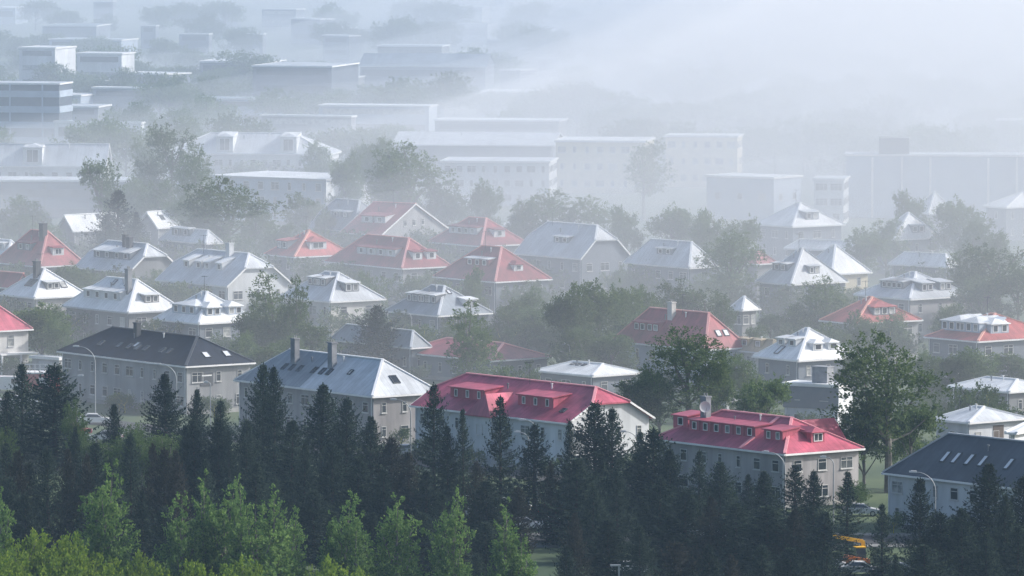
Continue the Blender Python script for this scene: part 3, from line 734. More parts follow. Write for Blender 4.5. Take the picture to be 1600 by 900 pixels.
H = house('villa', 'grey-roofed house with a row of small dormers and a pinkish end wall', (1422, 467), 1334, 1522, 425, 6.2, 52, 'hip', 'pale', 'pink')
dormers(H, 'F', (-.4, -.15, .1, .35), .40, 1.9, 1.3, 1, 'slate', 'pale'); dormers(H, 'E', (-.35, .4), .34, 2.4, 1.5, 2, 'slate', 'pale'); mark(1430, 445, 'the grey house with a pinkish end wall')
H = house('villa', 'pale-roofed house with a steep white hipped end behind the round maple', (1236, 444), 1180, 1325, 388, 6.2, 52, 'hip', 'pale', 'slate')
dormers(H, 'F', (-.5, .0), .42, 2.2, 1.3, 1, 'slate', 'white'); dormers(H, 'E', (-.05,), .36, 2.2, 1.4, 2, 'slate', 'pale'); mark(1245, 415, 'the steep pale-roofed house')
aerial(H, 'F', 0.04)
H = house('villa', 'plain white-roofed house tucked behind the steep pale roof', (1300, 428), 1245, 1362, 383, 6.0, 52, 'hip', 'white', 'yellow')
H = house('block_house', 'flat white-roofed house among hazy trees', (1482, 417), 1388, 1504, 397, 5.6, 40, 'hip', 'white', 'slate', rows=2); mark(1450, 405, 'the flat white-roofed house in the mist')
aerial(H, 'F', 0.25)
H = house('villa', 'pale house with two bright white dormer tops and a gleaming hipped end', (1077, 418), 974, 1125, 361, 6.2, 52, 'hip', 'pale', 'slate')
dormers(H, 'F', (-.08, .20), .52, 2.0, 1.2, 1, 'slate', 'white', p2=.12); mark(1030, 390, 'the pale house with bright dormer tops')
H = house('apartment_house', 'broad grey-roofed house with a half-hipped pale gable', (908, 404), 803, 987, 352, 6.2, 52, 'half', 'pale', 'slate')
dormers(H, 'F', (.1,), .5, 4.0, 1.2, 2, 'slate', 'white'); mark(890, 380, 'the broad grey half-hipped house')
aerial(H, 'F', -0.53)
H = house('villa', 'red hip-roofed house with three white-topped dormers and a round dormer on its end', (774, 440), 676, 862, 386, 6.2, 52, 'hip', 'red', 'slate')
dormers(H, 'F', (-.25, .08, .4), .50, 2.2, 1.3, 1, 'r:red', 'white'); dormers(H, 'E', (.05,), .38, 1.8, 1.3, 1, 'white', 'red', kind='hipped'); mark(780, 415, 'the red house with a round dormer')
aerial(H, 'F', -0.32)
H = house('apartment_house', 'dark red house with four joined dormers behind the other red roofs', (752, 384), 668, 826, 341, 6.2, 52, 'hip', 'red', 'grey')
dormers(H, 'F', (-.5, -.18, .14, .46), .46, 2.5, 1.4, 1, 'white', 'red'); dormers(H, 'E', (.0,), .4, 2.4, 1.5, 1, 'white', 'red')
H = house('apartment_house', 'red hip-roofed house with four joined dormers and two on its end', (628, 419), 508, 706, 372, 6.2, 54, 'hip', 'red', 'beige')
dormers(H, 'F', (-.32, -.02, .28, .58), .42, 2.5, 1.4, 1, 'white', 'red'); dormers(H, 'E', (-.25, .5), .36, 1.8, 1.5, 1, 'white', 'red'); mark(620, 395, 'the red house with six dormers')
H = house('gabled_house', 'red-roofed house with a broad pale gable holding three small windows', (597, 366), 530, 702, 318, 6.0, 36, 'gable', 'red', 'beige')
dormers(H, 'F', (-.25, .35), .42, 2.4, 1.4, 1, 'white', 'red')
for q in (-2.6, 0, 2.6): add_window(H.root, H.wx + .004, q, H.he + 1.6, R(90), .9, 1.1)
mark(640, 345, 'the red-roofed gabled house')
aerial(H, 'F', 0.11)
H = house('villa', 'orange-red hipped house with one big white-framed dormer', (460, 401), 412, 552, 360, 6.2, 54, 'hip', 'orange', 'beige')
dormers(H, 'E', (-.1,), .34, 3.4, 1.6, 1, 'white', 'orange', ww=2.2, kind='hipped'); dormers(H, 'F', (-.35,), .3, 3.0, 1.6, 2, 'slate', 'orange'); mark(480, 385, 'the orange-red hipped house')
aerial(H, 'F', 0.32)
H = house('villa', 'slate-blue roofed house with two bright white dormer tops', (540, 360), 482, 606, 313, 6.0, 52, 'half', 'grey', 'slate')
dormers(H, 'F', (-.0, .5), .5, 2.2, 1.2, 1, 'slate', 'white', p2=.12); dormers(H, 'F', (-.3,), .3, 1.2, 1.0, 1, 'slate', 'grey')
H = house('apartment_house', 'pale grey-roofed house with four white dormers and two dark chimneys', (202, 425), 116, 284, 381, 6.2, 52, 'half', 'pale', 'grey')
dormers(H, 'F', (-.5, -.18, .18, .5), .48, 2.6, 1.4, 1, 'slate', 'white', p2=.3); chimney(H, 'F', .1, .8, 1.0, .8, 1.4, M_DTRIM); chimney(H, 'F', .3, .75, 1.3, .8, 1.0, M_DTRIM); mark(200, 400, 'the pale house with two dark chimneys')
H = house('villa', 'dull red hipped house with a dark chimney and white dormer', (62, 416), -10, 134, 358, 6.0, 53, 'hip', 'red', 'grey')
chimney(H, 'F', .75, .80, 1.5, 1.0, 1.4, M_DTRIM); dormers(H, 'E', (.0,), .4, 2.2, 1.5, 1, 'white', 'red', ww=1.3); dormers(H, 'F', (-.3, .1), .5, 2.2, 1.4, 1, 'slate', 'red'); mark(70, 385, 'the dull red house')
aerial(H, 'F', -0.46)
H = house('villa', 'white-roofed house with rounded dormers cut off at the photo edge', (12, 400), -60, 44, 362, 6.0, 52, 'hip', 'white', 'slate'); dormers(H, 'F', (.3, .62), .4, 1.8, 1.4, 1, 'white', 'white')
H = house('gabled_house', 'white sunlit roof with a plain grey gable above the dull red house', (114, 361), 86, 196, 336, 5.6, 50, 'gable', 'white', 'grey', axis='R'); skylights(H, 'F', (.25,), .8, .9, 1.2, dark=True)
H = house('gabled_house', 'white sunlit roof with one skylight behind the big spruce', (246, 356), 212, 284, 331, 5.6, 40, 'gable', 'white', 'grey', axis='R'); skylights(H, 'F', (-.1,), .6, .9, 1.2, dark=True)
H = house('villa', 'blue-grey roofed house with two white dormer tops beside the great leafy tree', (322, 380), 248, 348, 334, 6.0, 52, 'hip', 'pale', 'slate'); dormers(H, 'F', (-.45, .0), .5, 2.6, 1.5, 1, 'slate', 'white')
H = house('cottage', 'little white hip-topped house above the red roof among trees', (1160, 484), 1138, 1188, 463, 6.2, 45, 'hip', 'white', 'grey', small=True, cols=2)
H = house('cottage', 'small red roof showing between the villas at the photo edge', (22, 450), -20, 52, 410, 6.0, 50, 'gable', 'red', 'slate', small=True, wins=False)
H = house('cottage', 'small hazy red roof beside the steep pale-roofed house', (1182, 412), 1158, 1215, 392, 6.0, 50, 'hip', 'red', 'grey', small=True, wins=False)

# ------------------------------------------------------------------ misty villas
H = house('misty_villa', 'ghostly villa with a bright pyramid-like hipped end and window', (1238, 354), 1178, 1320, 317, 6.4, 54, 'hip', 'white', 'slate', small=True)
dormers(H, 'E', (-.1,), .36, 3.0, 1.6, 2, 'slate', 'pale'); mark(1255, 340, 'the ghostly pyramid-roofed villa')
aerial(H, 'F', -0.25)
H = house('misty_villa', 'ghostly grey villa whose hipped end is edged in white', (1397, 374), 1365, 1473, 332, 6.4, 54, 'hip', 'pale', 'slate', small=True); dormers(H, 'E', (.1,), .3, 3.0, 1.5, 2, 'slate', 'pale')
H = house('misty_villa', 'faint narrow gable edged in white beyond the ghostly villas', (1450, 333), 1425, 1494, 295, 6.4, 60, 'hip', 'pale', 'grey', small=True, cols=2)
H = house('misty_villa', 'white-roofed misty villa cut off by the frame', (1572, 324), 1536, 1655, 301, 6.4, 52, 'hip', 'white', 'slate', small=True)
H = house('misty_hall', 'long low white roof behind the grey half-hipped house', (902, 356), 775, 948, 337, 5.0, 28, 'hip', 'white', 'grey', small=True)
H = house('misty_hall', 'faint low pale roof between the ghostly villas', (1345, 392), 1225, 1362, 377, 5.0, 30, 'hip', 'white', 'slate', small=True, wins=False)

# ------------------------------------------------------------------ larger blocks behind
H = house('apartment_block', 'pale blue three-storey block with a flat white roof and white end wall', (509, 281), 329, 598, None, 9.0, 33, 'flat', 'white', 'blue', trim=M_GTRIM, rows=3, wsize=(1.3, 1.5))
b = MB(); b.box(-.02, .06, -H.W/2 + .02, H.W/2 - .02, .2, H.he - .5); b.build('end_wall', WALL['white'], H.root, (H.L/2 + .006, 0, 0))
for q in (-.3, .05, .4):
    for z in (1.9, 4.7, 7.2): add_window(H.root, H.L/2 + .075, q * H.W * .8, z, R(90), 1.6, 1.4)
mark(460, 290, 'the pale blue block')
H = house('school_building', 'big pale-roofed building with two tall stair dormers', (517, 241), 256, 533, 208, 8.0, 8, 'hip', 'pale', 'white', rows=2, cols=14, ins=9)
dormers(H, 'F', (-.28, .50), .05, 3.6, 3.4, 1, 'white', 'pale', kind='hipped', ww=2.2); mark(400, 225, 'the big pale-roofed building')
H = house('school_building', 'pale gabled building with a tall stair dormer at the photo edge', (166, 260), -40, 176, 225, 8.0, 6, 'gable', 'pale', 'white', rows=2, cols=9)
dormers(H, 'F', (-.12,), .05, 4.0, 3.6, 1, 'white', 'pale', kind='hipped', ww=2.4); mark(60, 245, 'the pale gabled building')
def slab_building(name, label, Cx, lx, rx, bands, he, th=5, wc='slate', rc='pale', sill='grey'):
    """a block of continuous window bands between pale spandrels"""
    H = house(name, label, Cx, lx, rx, None, he, th, 'flat', rc, wc, small=True, wins=False)
    for k in range(bands):
        z = he * (k + .12) / bands; b = MB()
        b.box(-H.L/2 - .22, H.L/2 + .22, -H.W/2 - .22, H.W/2 + .22, z, z + he / bands * .42); b.build('spandrel', WALL[sill], H.root)
    n = max(2, int(H.L / 7)); 
    for i in range(n):
        b = MB(); b.box(-.2, .2, -.32, -.226, .1, he - .2); b.build('pier', WALL[sill], H.root, (-H.L/2 + H.L * (i + .5) / n, -H.W/2, 0))
    return H
H = slab_building('parking_deck', 'long grey deck building with dark open storeys between pale bands', (238, 283), -30, 252, 2, 7.5); mark(120, 300, 'the long grey deck building')
H = house('office_block', 'long two-storey block with a sloping bright roof and a row of white window bays', (866, 227), 612, 884, 207, 8.5, 6, 'gable', 'pale', 'slate', rows=1, cols=14, wsize=(2.2, 2.0))
mark(740, 225, 'the long bright-roofed block')
H = house('apartment_block', 'white three-storey front with dark windows below the long bright roof', (858, 253), 690, 870, None, 9.0, 6, 'flat', 'pale', 'white', rows=3, cols=9, small=True); mark(780, 275, 'the white three-storey front')
H = house('apartment_block', 'faint beige block dissolving in the fog', (1007, 221), 868, 1022, None, 11.0, 8, 'flat', 'white', 'yellow', rows=3, cols=7, small=True); mark(930, 250, 'the faint beige block')
H = house('apartment_block', 'faint pale yellow block with rows of windows in the fog', (1152, 213), 1040, 1160, None, 11.0, 8, 'flat', 'white', 'yellow', rows=3, cols=6, small=True); mark(1100, 240, 'the faint yellow block')
H = house('workshop', 'blue-grey workshop with a flat white roof in the fog', (1209, 278), 1104, 1252, None, 8.5, 33, 'flat', 'white', 'blue', rows=1, cols=3, small=True); mark(1180, 280, 'the blue-grey workshop')
H = house('apartment_block', 'pale square block with paired windows beside the workshop', (1318, 280), 1272, 1326, None, 9.0, 8, 'flat', 'pale', 'white', rows=3, cols=2, small=True, wsize=(2.4, 1.4))
H = house('office_block', 'broad dark glazed hall with white vertical ribs in the fog', (1640, 243), 1322, 1660, None, 12.5, 4, 'flat', 'pale', 'blue', small=True, wins=False)
for q in (.13, .275, .415, .70, .84):
    b = MB(); b.box(-.22, .22, -.5, -.004, 0, 12); b.build('rib', M_TRIM, H.root, (-H.L/2 + H.L * q, -H.W/2, 0))
b = MB(); b.box(-3, 3, -3, 3, 0, 3.2); b.build('plant_room', WALL['grey'], H.root, (-H.L/2 + H.L * .235, 0, 12.6)); mark(1450, 270, 'the dark glazed hall')

# ------------------------------------------------------------------ far buildings in the fog
FARBOX = []
def far(label, Cx, lx, rx, he, th=8, rc='white', wc='slate', ap=None, roof='flat', name='far_building'):
    H = house(name, label, Cx, lx, rx, ap, he, th, roof, rc, wc, small=True, wins=False, cap=False)
    FARBOX.append((min(lx, rx) - 3, max(Cx[0], rx) + 3, Cx[1], H.ctr.y))
    for k in range(max(1, int(he // 3.4))):
        b = MB(); b.box(-H.L/2 + 1, H.L/2 - 1, -H.W/2 - .10, -H.W/2 - .004, he * (k + .45) / max(1, he // 3.4), he * (k + .8) / max(1, he // 3.4))
        b.build('window_band', M_GLASS, H.root)
    return H
far('tall pale office with a flat roof fading into the fog', (86, 75), 30, 118, 16, 20, 'white', 'white')
far('lower pale office stepping down beside the tall one', (190, 84), 120, 210, 13, 15, 'white', 'white')
far('white folded hall roof with a shadowed lower edge', (255, 116), 186, 297, 9, 35, 'white', 'slate')
far('white hall roof with a ragged edge above the misty trees', (232, 138), 145, 246, 8, 22, 'white', 'slate')
far('long thin white roof near the layered block', (424, 97), 312, 446, 10, 12, 'white', 'slate')
far('small bright roof below the long thin white roof', (368, 109), 350, 377, 7, 20, 'white', 'slate')
H = slab_building('far_office', 'layered office block of stacked pale terraces at the photo edge', (92, 131), -60, 112, 4, 15, 12, 'dark', 'pale', 'blue')
far('long dark hall with a thin bright eave line', (518, 104), 395, 560, 13, 14, 'pale', 'dark')
far('wide shed with a gently sloping grey roof', (760, 104), 560, 775, 10, 8, 'grey', 'slate', 84, 'gable')
far('slanted white roof fragment beside the wide shed', (812, 110), 782, 838, 8, 25, 'white', 'slate')
far('faint small white roof beyond the slanted fragment', (862, 91), 842, 869, 6, 20, 'white', 'grey')
far('faint slanting roof strip above the dark hall', (545, 56), 505, 562, 8, 40, 'white', 'slate')
far('faint pale roof above the long thin white roof', (500, 30), 455, 522, 9, 40, 'white', 'slate')
far('thin slanted pale roof in the upper haze', (535, 44), 516, 556, 8, 40, 'white', 'slate')
far('faint pale block in the upper haze', (690, 72), 590, 702, 10, 10, 'pale', 'grey')
for i, (x0, x1, y, lb) in enumerate([(146, 176, 2, 'thin bright roof line at the very top'),
        (220, 243, 40, 'tiny slanted roof in the upper haze'),
        (280, 326, 53, 'thin double roof line in the haze'),
        (348, 372, 9, 'tiny pale roof strip at the top'),
        (384, 410, 53, 'faint short roof strip beside the double line'),
        (1336, 1392, 58, 'faint roof line in the bright fog'),
        (1433, 1456, 37, 'short faint roof line in the bright fog'),
        (1520, 1606, 38, 'long faint roof line in the bright fog'),
        (1108, 1148, 184, 'bright white roof floating in the fog'),
        (1150, 1182, 183, 'curved white roof edge beside the floating roof'),
        (1558, 1590, 187, 'pale angular roof at the foggy edge'),
        (1028, 1066, 69, 'faint pale roof in the bright fog above the blocks')]):
    far(lb, (x1, y), x0, x1 + 5, 8, 14, 'white', 'slate')

rg = random.Random(31)
for y in (14, 34, 56, 92, 122, 150, 168, 188):
    for k in range(5):
        x0 = (k + rg.random()) * 165 - 30; w = rg.uniform(70, 150) * (.6 + y / 250)
        if any(a - 10 < x0 + w and x0 < b + 10 and abs(c - y) < 14 for a, b, c, _ in FARBOX): continue
        H = far('low pale-roofed block fading into the fog beyond the big pale buildings', (x0 + w, y + rg.uniform(-7, 7)), x0, x0 + w + rg.uniform(4, 26), rg.uniform(6, 8), rg.uniform(6, 22), rg.choice(['white', 'white', 'pale', 'grey']), rg.choice(['slate', 'blue', 'grey', 'white']))
        H.root['group'] = 'low pale-roofed blocks fading into the fog'
# ------------------------------------------------------------------ trees, from the far mist to the near bushes
SPR = [ (10, 690, 850, 60, 's'), (48, 722, 862, 56, 's'), (-8, 715, 870, 60, 's'), (28, 702, 866, 54, 'b'), (150, 690, 830, 54, 's'), (118, 664, 800, 46, 's'), # spruces of the belt: x, top row, foot row, crown width px, kind
 (35, 566, 720, 62, 's'), (86, 568, 735, 92, 's'), (10, 610, 740, 60, 's'), (260, 582, 735, 70, 's'), (178, 630, 740, 50, 's'), (308, 606, 745, 56, 's'), (345, 624, 745, 46, 's'),
 (411, 567, 760, 76, 's'), (430, 571, 765, 66, 's'), (502, 599, 780, 88, 's'), (541, 620, 785, 76, 's'), (580, 648, 790, 66, 's'), (612, 682, 795, 56, 'b'),
 (678, 598, 800, 84, 't'), (700, 664, 800, 44, 's'), (724, 636, 800, 62, 't'), (782, 617, 810, 76, 't'), (835, 662, 815, 66, 't'), (890, 655, 805, 50, 's'), (930, 627, 815, 92, 's'), (955, 637, 815, 66, 's'),
 (1000, 673, 820, 70, 's'), (1022, 668, 825, 92, 's'), (1046, 700, 830, 60, 's'), (1092, 702, 830, 66, 't'), (1124, 721, 835, 60, 's'), (1168, 740, 840, 56, 's'), (1196, 735, 845, 76, 's'),
 (1242, 725, 850, 66, 't'), (1271, 734, 855, 76, 's'), (1323, 735, 872, 66, 't'), (1378, 786, 905, 46, 't'), (1437, 746, 915, 90, 't'), (1542, 722, 910, 110, 's'), (1598, 742, 905, 66, 's'), (1502, 792, 930, 96, 's'),
 (75, 698, 870, 66, 's'), (105, 699, 880, 66, 'b'), (137, 709, 880, 56, 'b'), (170, 716, 880, 56, 's'), (205, 676, 850, 66, 's'), (240, 692, 855, 50, 'b'), (258, 699, 870, 60, 'b'), (276, 702, 875, 66, 'b'), (320, 716, 860, 50, 's'),
 (305, 655, 800, 56, 's'), (342, 651, 800, 66, 's'), (290, 663, 800, 46, 's'), (358, 672, 805, 50, 's'), (385, 655, 800, 56, 's'), (455, 655, 815, 76, 's'), (475, 690, 830, 60, 's'), (520, 690, 835, 70, 's'),
 (560, 712, 845, 76, 's'), (600, 730, 850, 66, 's'), (640, 705, 845, 70, 'b'), (665, 735, 850, 62, 's'), (745, 720, 850, 60, 'b'), (760, 750, 860, 66, 's'), (860, 720, 850, 60, 'b'), (810, 760, 870, 56, 'b'),
 (900, 715, 850, 80, 's'), (965, 735, 860, 80, 's'), (1030, 745, 870, 86, 's'), (1070, 765, 880, 76, 's'), (1110, 775, 890, 76, 'b'), (1150, 785, 890, 80, 's'), (1200, 790, 900, 86, 's'), (1240, 795, 905, 76, 'b'), (1285, 800, 910, 80, 's'),
 (897, 800, 940, 66, 'b'), (885, 850, 960, 56, 's'), (1055, 846, 985, 86, 'b'), (1000, 820, 950, 66, 's'), (1142, 866, 990, 66, 'b'), (1105, 850, 985, 60, 's'), (745, 864, 960, 46, 's'), (800, 858, 970, 60, 's'),
 (40, 770, 910, 66, 's'), (15, 745, 880, 66, 's'), (130, 800, 930, 60, 's'), (225, 765, 910, 70, 's'), (255, 790, 920, 60, 's'), (400, 720, 850, 66, 's'), (430, 745, 870, 60, 's'), (490, 765, 880, 76, 's'), (525, 800, 905, 66, 's'),
 (585, 800, 905, 70, 's'), (660, 800, 905, 66, 's'), (950, 810, 930, 80, 's'), (1190, 850, 970, 80, 's'), (1235, 855, 975, 76, 's'), (1290, 850, 970, 76, 's'), (1398, 868, 985, 50, 's'), (1445, 850, 970, 84, 's'),
 (1540, 830, 965, 90, 's'), (1590, 820, 960, 76, 's'), (760, 815, 915, 60, 's'), (690, 770, 880, 66, 's'), (925, 760, 880, 70, 's'), (1470, 800, 925, 70, 's'), (1570, 770, 925, 70, 's'), (360, 745, 865, 66, 's'), (720, 800, 900, 56, 'b'),
]
for x, yt, yb, w, k in SPR: tree({'s': 'spruce', 'b': 'brown', 't': 'thin'}[k], x, yt, yb, w)
POP = [(170, 734, 985, 88), (145, 795, 985, 70), (318, 752, 985, 84), (285, 775, 990, 70), (352, 765, 985, 66), (379, 750, 990, 50), (428, 772, 990, 78), (402, 790, 995, 70), (455, 800, 985, 60),
       (540, 776, 985, 62), (520, 810, 985, 56), (555, 825, 990, 60), (620, 781, 985, 66), (708, 770, 985, 72), (790, 793, 990, 70), (815, 840, 990, 54), (2, 766, 960, 46)]
for x, yt, yb, w in POP: tree('poplar', x, yt, yb, w)
WIL = [(20, 828, 1010, 96), (66, 832, 1005, 90), (108, 828, 1010, 84), (150, 855, 1010, 80), (-15, 840, 1010, 80), (95, 862, 1030, 100), (30, 868, 1040, 100), (190, 880, 1020, 70), (224, 854, 1020, 64), (250, 876, 1030, 60), (282, 874, 1030, 70), (310, 872, 1030, 66),
       (352, 869, 1030, 70), (385, 876, 1030, 62), (520, 864, 1020, 70), (490, 884, 1030, 50), (545, 884, 1030, 54)]
for x, yt, yb, w in WIL: tree('willow', x, yt, yb, w)
for x, yt, yb, w in [(200, 658, 790, 66), (146, 672, 790, 56), (170, 690, 800, 60), (266, 662, 790, 56), (222, 668, 800, 50), (5, 650, 790, 46), (120, 620, 760, 36)]: tree('birch', x, yt, yb, w)
tree('spruce', 590, 476, 588, 84, 'lone tiered dark spruce standing before the low dark slate roof')
tree('spruce', 182, 296, 428, 84, 'broad hazy spruce between two white sunlit roofs'); tree('spruce', 212, 330, 430, 62, 'smaller hazy spruce pressed against the broad one')
tree('spruce', 165, 335, 432, 50, 'low hazy spruce left of the broad one above the pale house')
tree('column', 426, 424, 585, 66, 'tall leafy poplar with a spire top before the villa with the porthole'); tree('column', 464, 428, 590, 70, 'second spire-topped poplar, touching the porthole villa'); tree('garden', 400, 475, 590, 66, 'rounded tree at the foot of the two spire poplars'); tree('garden', 490, 500, 595, 56, 'dense tree between the spire poplars and the low slate roof')
tree('column', 733, 466, 618, 82, 'solitary pointed poplar rising before the wide low red roof')
tree('tall', 1388, 506, 770, 158, 'great open-crowned tree with bare trunk beside the crimson house'); tree('garden', 1350, 610, 770, 66, 'lower bushy tree under the great open-crowned tree'); tree('garden', 1422, 615, 765, 80, 'leafy tree merging into the right flank of the great open-crowned tree')
tree('tall', 1074, 498, 690, 128, 'large rounded tree between the red house and the crimson house'); tree('garden', 1120, 530, 690, 70, 'bright tree at the shoulder of the large rounded tree'); tree('garden', 1030, 560, 690, 76, 'low tree under the large rounded tree'); tree('garden', 990, 585, 690, 70, 'bushy tree hugging the low white-roofed bungalow')
tree('garden', 1193, 578, 705, 104, 'yellow-green round tree behind the crimson house with the dish'); tree('garden', 1160, 550, 660, 60, 'small tree below the tan-roofed cottage')
tree('tall', 358, 270, 425, 124, 'great dark leafy tree beside the pale blue block'); tree('garden', 475, 296, 400, 78, 'round misty tree before the pale blue block'); tree('garden', 320, 310, 425, 60, 'leafy tree at the left foot of the great dark tree')
tree('tall', 640, 214, 385, 100, 'tall misty tree before the long bright-roofed block'); tree('garden', 590, 208, 350, 66, 'misty tree at the left end of the long bright roof'); tree('garden', 690, 270, 385, 66, 'misty tree beside the white three-storey front'); tree('garden', 765, 272, 395, 74, 'misty tree before the white three-storey front')
tree('tall', 1006, 212, 345, 84, 'ghostly tall tree between the beige and yellow blocks'); tree('tall', 1142, 350, 500, 96, 'hazy round tree behind the pale house with bright dormer tops'); tree('tall', 1292, 425, 560, 104, 'hazy round maple before the steep pale-roofed house')
tree('birch', 158, 226, 400, 62, 'light-leaved misty birch before the pale gabled building'); tree('garden', 66, 464, 578, 92, 'broad round tree between the cream house and the large white villa'); tree('garden', 92, 492, 585, 54, 'smaller tree leaning on the large white villa')
tree('garden', 118, 405, 500, 66, 'round garden tree behind the white villa with the black chimney'); tree('garden', 42, 302, 400, 52, 'misty round tree under the long deck building'); tree('garden', 12, 322, 400, 50, 'misty tree at the photo edge under the deck building')
tree('tall', 268, 182, 370, 84, 'tall faint tree between the two big pale-roofed buildings'); tree('tall', 228, 205, 350, 66, 'faint tree right of the pale gabled building'); tree('tall', 305, 222, 385, 70, 'faint tree before the big pale-roofed building')
MID = [(660, 503, 575, 66, 'b'), (690, 510, 575, 56, 'b'), (640, 508, 575, 40, 'b'), (795, 506, 575, 60, 'b'), (770, 505, 572, 50, 'b'), (820, 498, 575, 66, 'g'), (850, 470, 573, 84, 'g'), (895, 432, 600, 92, 'g'), (935, 428, 595, 84, 'g'), (975, 430, 590, 84, 'g'), (888, 480, 578, 70, 'g'), (915, 500, 610, 80, 'g'),
       (830, 440, 560, 60, 'g'), (800, 462, 570, 66, 'g'), (955, 510, 610, 66, 'g'), (1010, 440, 580, 60, 'g'), (1060, 432, 560, 70, 'w'), (1100, 436, 560, 66, 'w'), (1130, 455, 570, 50, 'w'), (1040, 458, 570, 56, 'w'), (810, 566, 640, 62, 'b'), (775, 570, 640, 56, 'b'), (870, 588, 650, 46, 'b'), 
       (1500, 596, 690, 70, 'b'), (1540, 600, 690, 60, 'b'), (1580, 625, 700, 60, 'b'), (1480, 620, 700, 50, 'b'), (1530, 535, 640, 84, 'g'), (1575, 545, 625, 70, 'g'), (1495, 548, 640, 62, 'g'), (1455, 545, 640, 50, 'g'), (1330, 535, 640, 60, 'g'), (1290, 500, 590, 70, 'g'), (1255, 470, 560, 60, 'g'), (1205, 480, 560, 60, 'g'), (1180, 505, 590, 46, 'g'),
       (1560, 372, 520, 100, 't'), (1510, 385, 520, 76, 't'), (1590, 400, 530, 76, 't'), (1535, 420, 530, 70, 'g'), (1480, 470, 570, 56, 'g'), (1390, 480, 570, 60, 'g'), (700, 440, 530, 40, 'g'), (740, 410, 530, 40, 'g'), (590, 425, 510, 50, 'b'), (560, 420, 500, 40, 'b'), (1385, 330, 440, 60, 'g'), (1345, 350, 450, 56, 'g'), (1110, 320, 450, 70, 'g'), (1160, 330, 450, 56, 'g'),
       (850, 290, 420, 84, 't'), (890, 310, 420, 66, 'g'), (935, 300, 420, 76, 't'), (975, 315, 430, 66, 'g'), (1050, 310, 430, 76, 'g'), (1085, 330, 430, 60, 'g'), (820, 300, 420, 66, 'g'), (540, 230, 360, 56, 'g'), (615, 250, 370, 56, 'g'), (560, 210, 340, 46, 'g'), (500, 215, 330, 46, 'g'), (250, 270, 390, 60, 'g'), (275, 300, 400, 60, 'g'), (215, 270, 380, 50, 'g'), (112, 440, 512, 40, 'b'), (400, 320, 420, 56, 'g'),
       (440, 340, 430, 50, 'g'), (505, 320, 410, 46, 'g'), (30, 330, 410, 50, 'g'), (70, 340, 420, 46, 'g'), (450, 520, 610, 60, 'g'), (380, 510, 610, 50, 'g'), (420, 530, 615, 60, 'g'), (1420, 290, 420, 66, 'g'), (1500, 300, 430, 76, 'g'), (1520, 340, 450, 70, 'g'), (1560, 350, 460, 60, 'g'), (1340, 480, 580, 46, 'g')]
for x, yt, yb, w, k in MID: tree({'b': 'bushy', 'g': 'garden', 'w': 'birch', 't': 'tall'}[k], x, yt, yb, w)
for o, kind, x, yt, yb, r, need in TREES:
    g = o.location
    for fx, fy, l2, w2, rz in FOOT:
        dx, dy = g.x - fx, g.y - fy; c, sn = math.cos(-rz), math.sin(-rz); a, b = dx * c - dy * sn, dx * sn + dy * c
        if abs(a) < l2 / 2 + .5 and abs(b) < w2 / 2 + .5: print('TREE IN HOUSE', kind, x, yt, yb)
rg = random.Random(77)
for i in range(64):                                                   # the same tree cover goes on past both edges of the view
    y = rg.uniform(430, 860); x = rg.choice([rg.uniform(-330, -70), rg.uniform(1670, 1930)])
    g = at(x, y, 0)
    if any(math.hypot(g.x - f[0], g.y - f[1]) < max(f[2], f[3]) * .6 + 2 for f in FOOT): continue
    sp = y > 690; o = tree('spruce' if sp else 'garden', x, y - rg.uniform(95, 150), y, rg.uniform(60, 90), 'x')
    TREES.pop(); sd_ = 'western' if x < 0 else 'eastern'
    o['label'] = f"{'dark spruce' if sp else 'leafy garden tree'} at the far {sd_} edge of the town"; o['group'] = f"{'spruces' if sp else 'garden trees'} at the far {sd_} edge of the town"
# low garden bushes along the walls of the houses
rg = random.Random(5)
for lab, cy, root, L, W, sgn in HB:
    M = Matrix.Translation(root.location) @ Matrix.Rotation(root.rotation_euler.z, 4, 'Z')
    spots = [(rg.uniform(-.9, .9) * L / 2, -W / 2 - rg.uniform(1.5, 5)) for _ in range(max(2, int(L / (6 if root.location.y < 1050 else 3.6))))] + [(sgn * (L / 2 + rg.uniform(1.5, 4)), rg.uniform(-.8, .8) * W / 2) for _ in range(2)]
    for x, y in spots:
        g = M @ Vector((x, y, 0)); px, py = pix(g)
        if not -30 < px < 1630: continue
        bad = False
        for fx, fy, l2, w2, rz in FOOT:
            dx, dy = g.x - fx, g.y - fy; c, sn = math.cos(-rz), math.sin(-rz)
            if abs(dx * c - dy * sn) < l2 / 2 + .6 and abs(dx * sn + dy * c) < w2 / 2 + .6: bad = True
        if bad: continue
        t, c, h0, r0 = PROTO['bushy'][rg.randrange(3)]
        short = lab.split(' with ')[0].split(' behind ')[0].split(' beside ')[0].split(' cut ')[0]
        o = thing('garden_bush', f'low garden bush by the {short}', 'bush', (g.x, g.y, 0), rg.uniform(0, 6.28), f'garden bushes by the {short}')
        if len(o['label'].split()) > 15: o['label'] = ' '.join(o['label'].split()[:15])
        q = rg.uniform(.7, 1.35) * (1.15 if g.y > 1050 else 1) * (.5 if cy < 5 or g.y < 965 else 1); o.scale = (q * rg.uniform(.9, 1.4), q * rg.uniform(.9, 1.4), q); put('trunk', t, o); put('crown', c, o)
